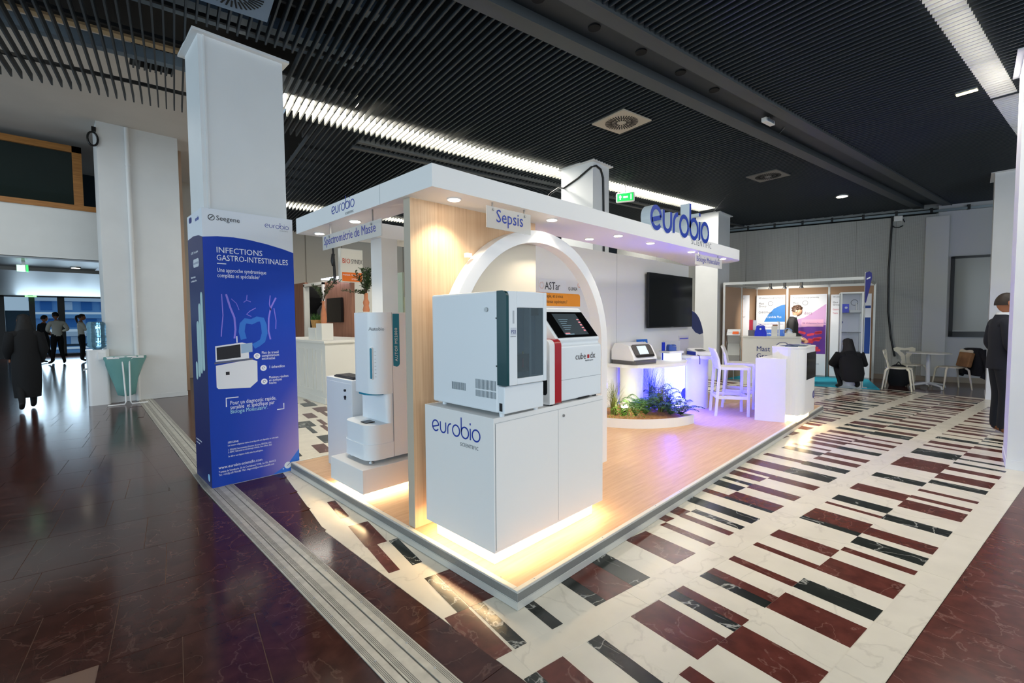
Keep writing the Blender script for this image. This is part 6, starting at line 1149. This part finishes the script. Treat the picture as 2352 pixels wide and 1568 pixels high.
person('person', 'man with wavy brown hair and black jacket behind the booth counter', p, yaw_to(WA[0] + WN[0] * .12, WA[1] + WN[1] * .12), 1.78, {'head_dir': (0, 1, -.28), 'hb': (0, .02, .865), 'ell': (-.13, .0, .64), 'wrl': (-.09, .1, .56), 'elr': (.13, 0, .64), 'wrr': (.09, .1, .56)}, ('a', BLK, BLK, BLK), ('curly', (58, 38, 26)), True, darkjacket)
def padded(t, H, J):
    m = M('cl_%d_%d_%d' % BLK, BLK, .85); ring = lambda z, w_, d, y: [(w_ * math.cos(a) * H, (y + d * math.sin(a)) * H, z * H) for a in [2 * PI * i / 20 for i in range(20)]]
    MB().loft([ring(.11, .11, .085, -.10), ring(.2, .125, .095, -.09), ring(.3, .125, .09, -.05), ring(.39, .118, .075, -.01), ring(.44, .085, .06, .015), ring(.47, .045, .045, .035)], 0, True).build('padded_jacket', m, t, local=True)
    for s in 'lr': MB().tube([Vector(J[k + s]) * H for k in ('sh', 'el', 'wr')], [.056 * H, .055 * H, .04 * H], 12).build('sleeve', m, t, local=True)
p = W(-1.24, 2.22)
person('person', 'person in black crouching in front of the glass showcase', p, yaw_to(-WN[0] * 1 - WA[0] * .25, -WN[1] - WA[1] * .25), 1.7, {'pel': (0, -.10, .14), 'spi': (0, -.08, .24), 'che': (0, -.02, .36), 'nec': (0, .035, .455), 'hb': (0, .05, .49), 'shl': (-.10, 0, .42), 'shr': (.10, 0, .42), 'ell': (-.15, .06, .30), 'elr': (.16, .05, .31), 'wrl': (-.08, .16, .27), 'wrr': (.07, .17, .29), 'hil': (-.055, -.085, .14), 'hir': (.055, -.085, .14), 'knl': (-.10, .14, .27), 'knr': (.085, .13, .22), 'anl': (-.085, .0, .045), 'anr': (.085, -.03, .05), 'tol': (-.105, .09, .018), 'tor': (.095, .07, .018), 'head_dir': (0, 1, -.25)}, ('b', BLK, BLK, (12, 12, 13)), ('long', (20, 16, 15)), True, padded)
def coat(t, H, J):
    m = M('cl_%d_%d_%d' % BLK, BLK, .85); ring = lambda z, w_, d, y: [(w_ * math.cos(a) * H, (y + d * math.sin(a)) * H, z * H) for a in [2 * PI * i / 22 for i in range(22)]]
    MB().loft([ring(.135, .10, .095, .0), ring(.3, .112, .095, .0), ring(.5, .112, .088, -.005), ring(.62, .10, .074, -.006), ring(.75, .108, .07, -.006), ring(.80, .09, .058, -.006), ring(.84, .06, .05, -.004)], 0, True).build('long_coat', m, t, local=True)
    for sg in (-1, 1): MB().tube([Vector(J['sh' + ('r' if sg > 0 else 'l')]) * H, Vector(J['el' + ('r' if sg > 0 else 'l')]) * H, Vector(J['wr' + ('r' if sg > 0 else 'l')]) * H], [.046 * H, .044 * H, .036 * H], 12).build('sleeve', m, t, local=True)
person('person', 'woman with long black hair in a long black coat walking away', (-1.92, 9.85), yaw_to(-.15, 1), 1.64, {'anl': (-.06, -.13, .09), 'knl': (-.055, -.02, .28), 'tol': (-.065, -.10, .02), 'anr': (.05, .09, .05), 'tor': (.055, .17, .02), 'knr': (.05, .06, .29), 'ell': (-.13, -.02, .63), 'wrl': (-.11, .08, .56), 'elr': (.13, -.02, .63), 'wrr': (.11, .06, .5)}, ('b', BLK, BLK, (14, 13, 13)), ('long', (16, 13, 12)), True, coat)
person('person', 'man in a white shirt seen from behind by the entrance glazing', (-1.40, 21.6), yaw_to(-.35, 1), 1.86, {'ell': (-.14, .0, .65), 'wrl': (-.07, .1, .62), 'elr': (.17, -.0, .66), 'wrr': (.12, .1, .63), 'anl': (-.08, .02, .05), 'anr': (.085, -.02, .05), 'tol': (-.12, .09, .018), 'tor': (.11, .07, .018)}, ('b', WSH, BLK, (14, 13, 13)), ('short', (18, 15, 14)), True)
person('person', 'dark-clothed person half hidden behind the man in the white shirt', (-1.72, 22.6), yaw_to(.6, .4), 1.76, {'anl': (-.07, -.08, .05), 'anr': (.06, .10, .05), 'wrl': (-.08, .1, .6), 'wrr': (.08, .1, .6)}, ('b', BLK, BLK, BLK), ('short', (18, 15, 14)), True)
person('person', 'woman with a ponytail and white shirt standing with crossed arms', (-.74, 22.1), yaw_to(1, .1), 1.80, {'ell': (-.12, .05, .66), 'wrl': (.06, .12, .69), 'elr': (.12, .06, .66), 'wrr': (-.05, .13, .70), 'head_dir': (0, 1, -.05)}, ('b', WSH, BLK, (12, 12, 13)), ('tail', (38, 26, 20)), True)
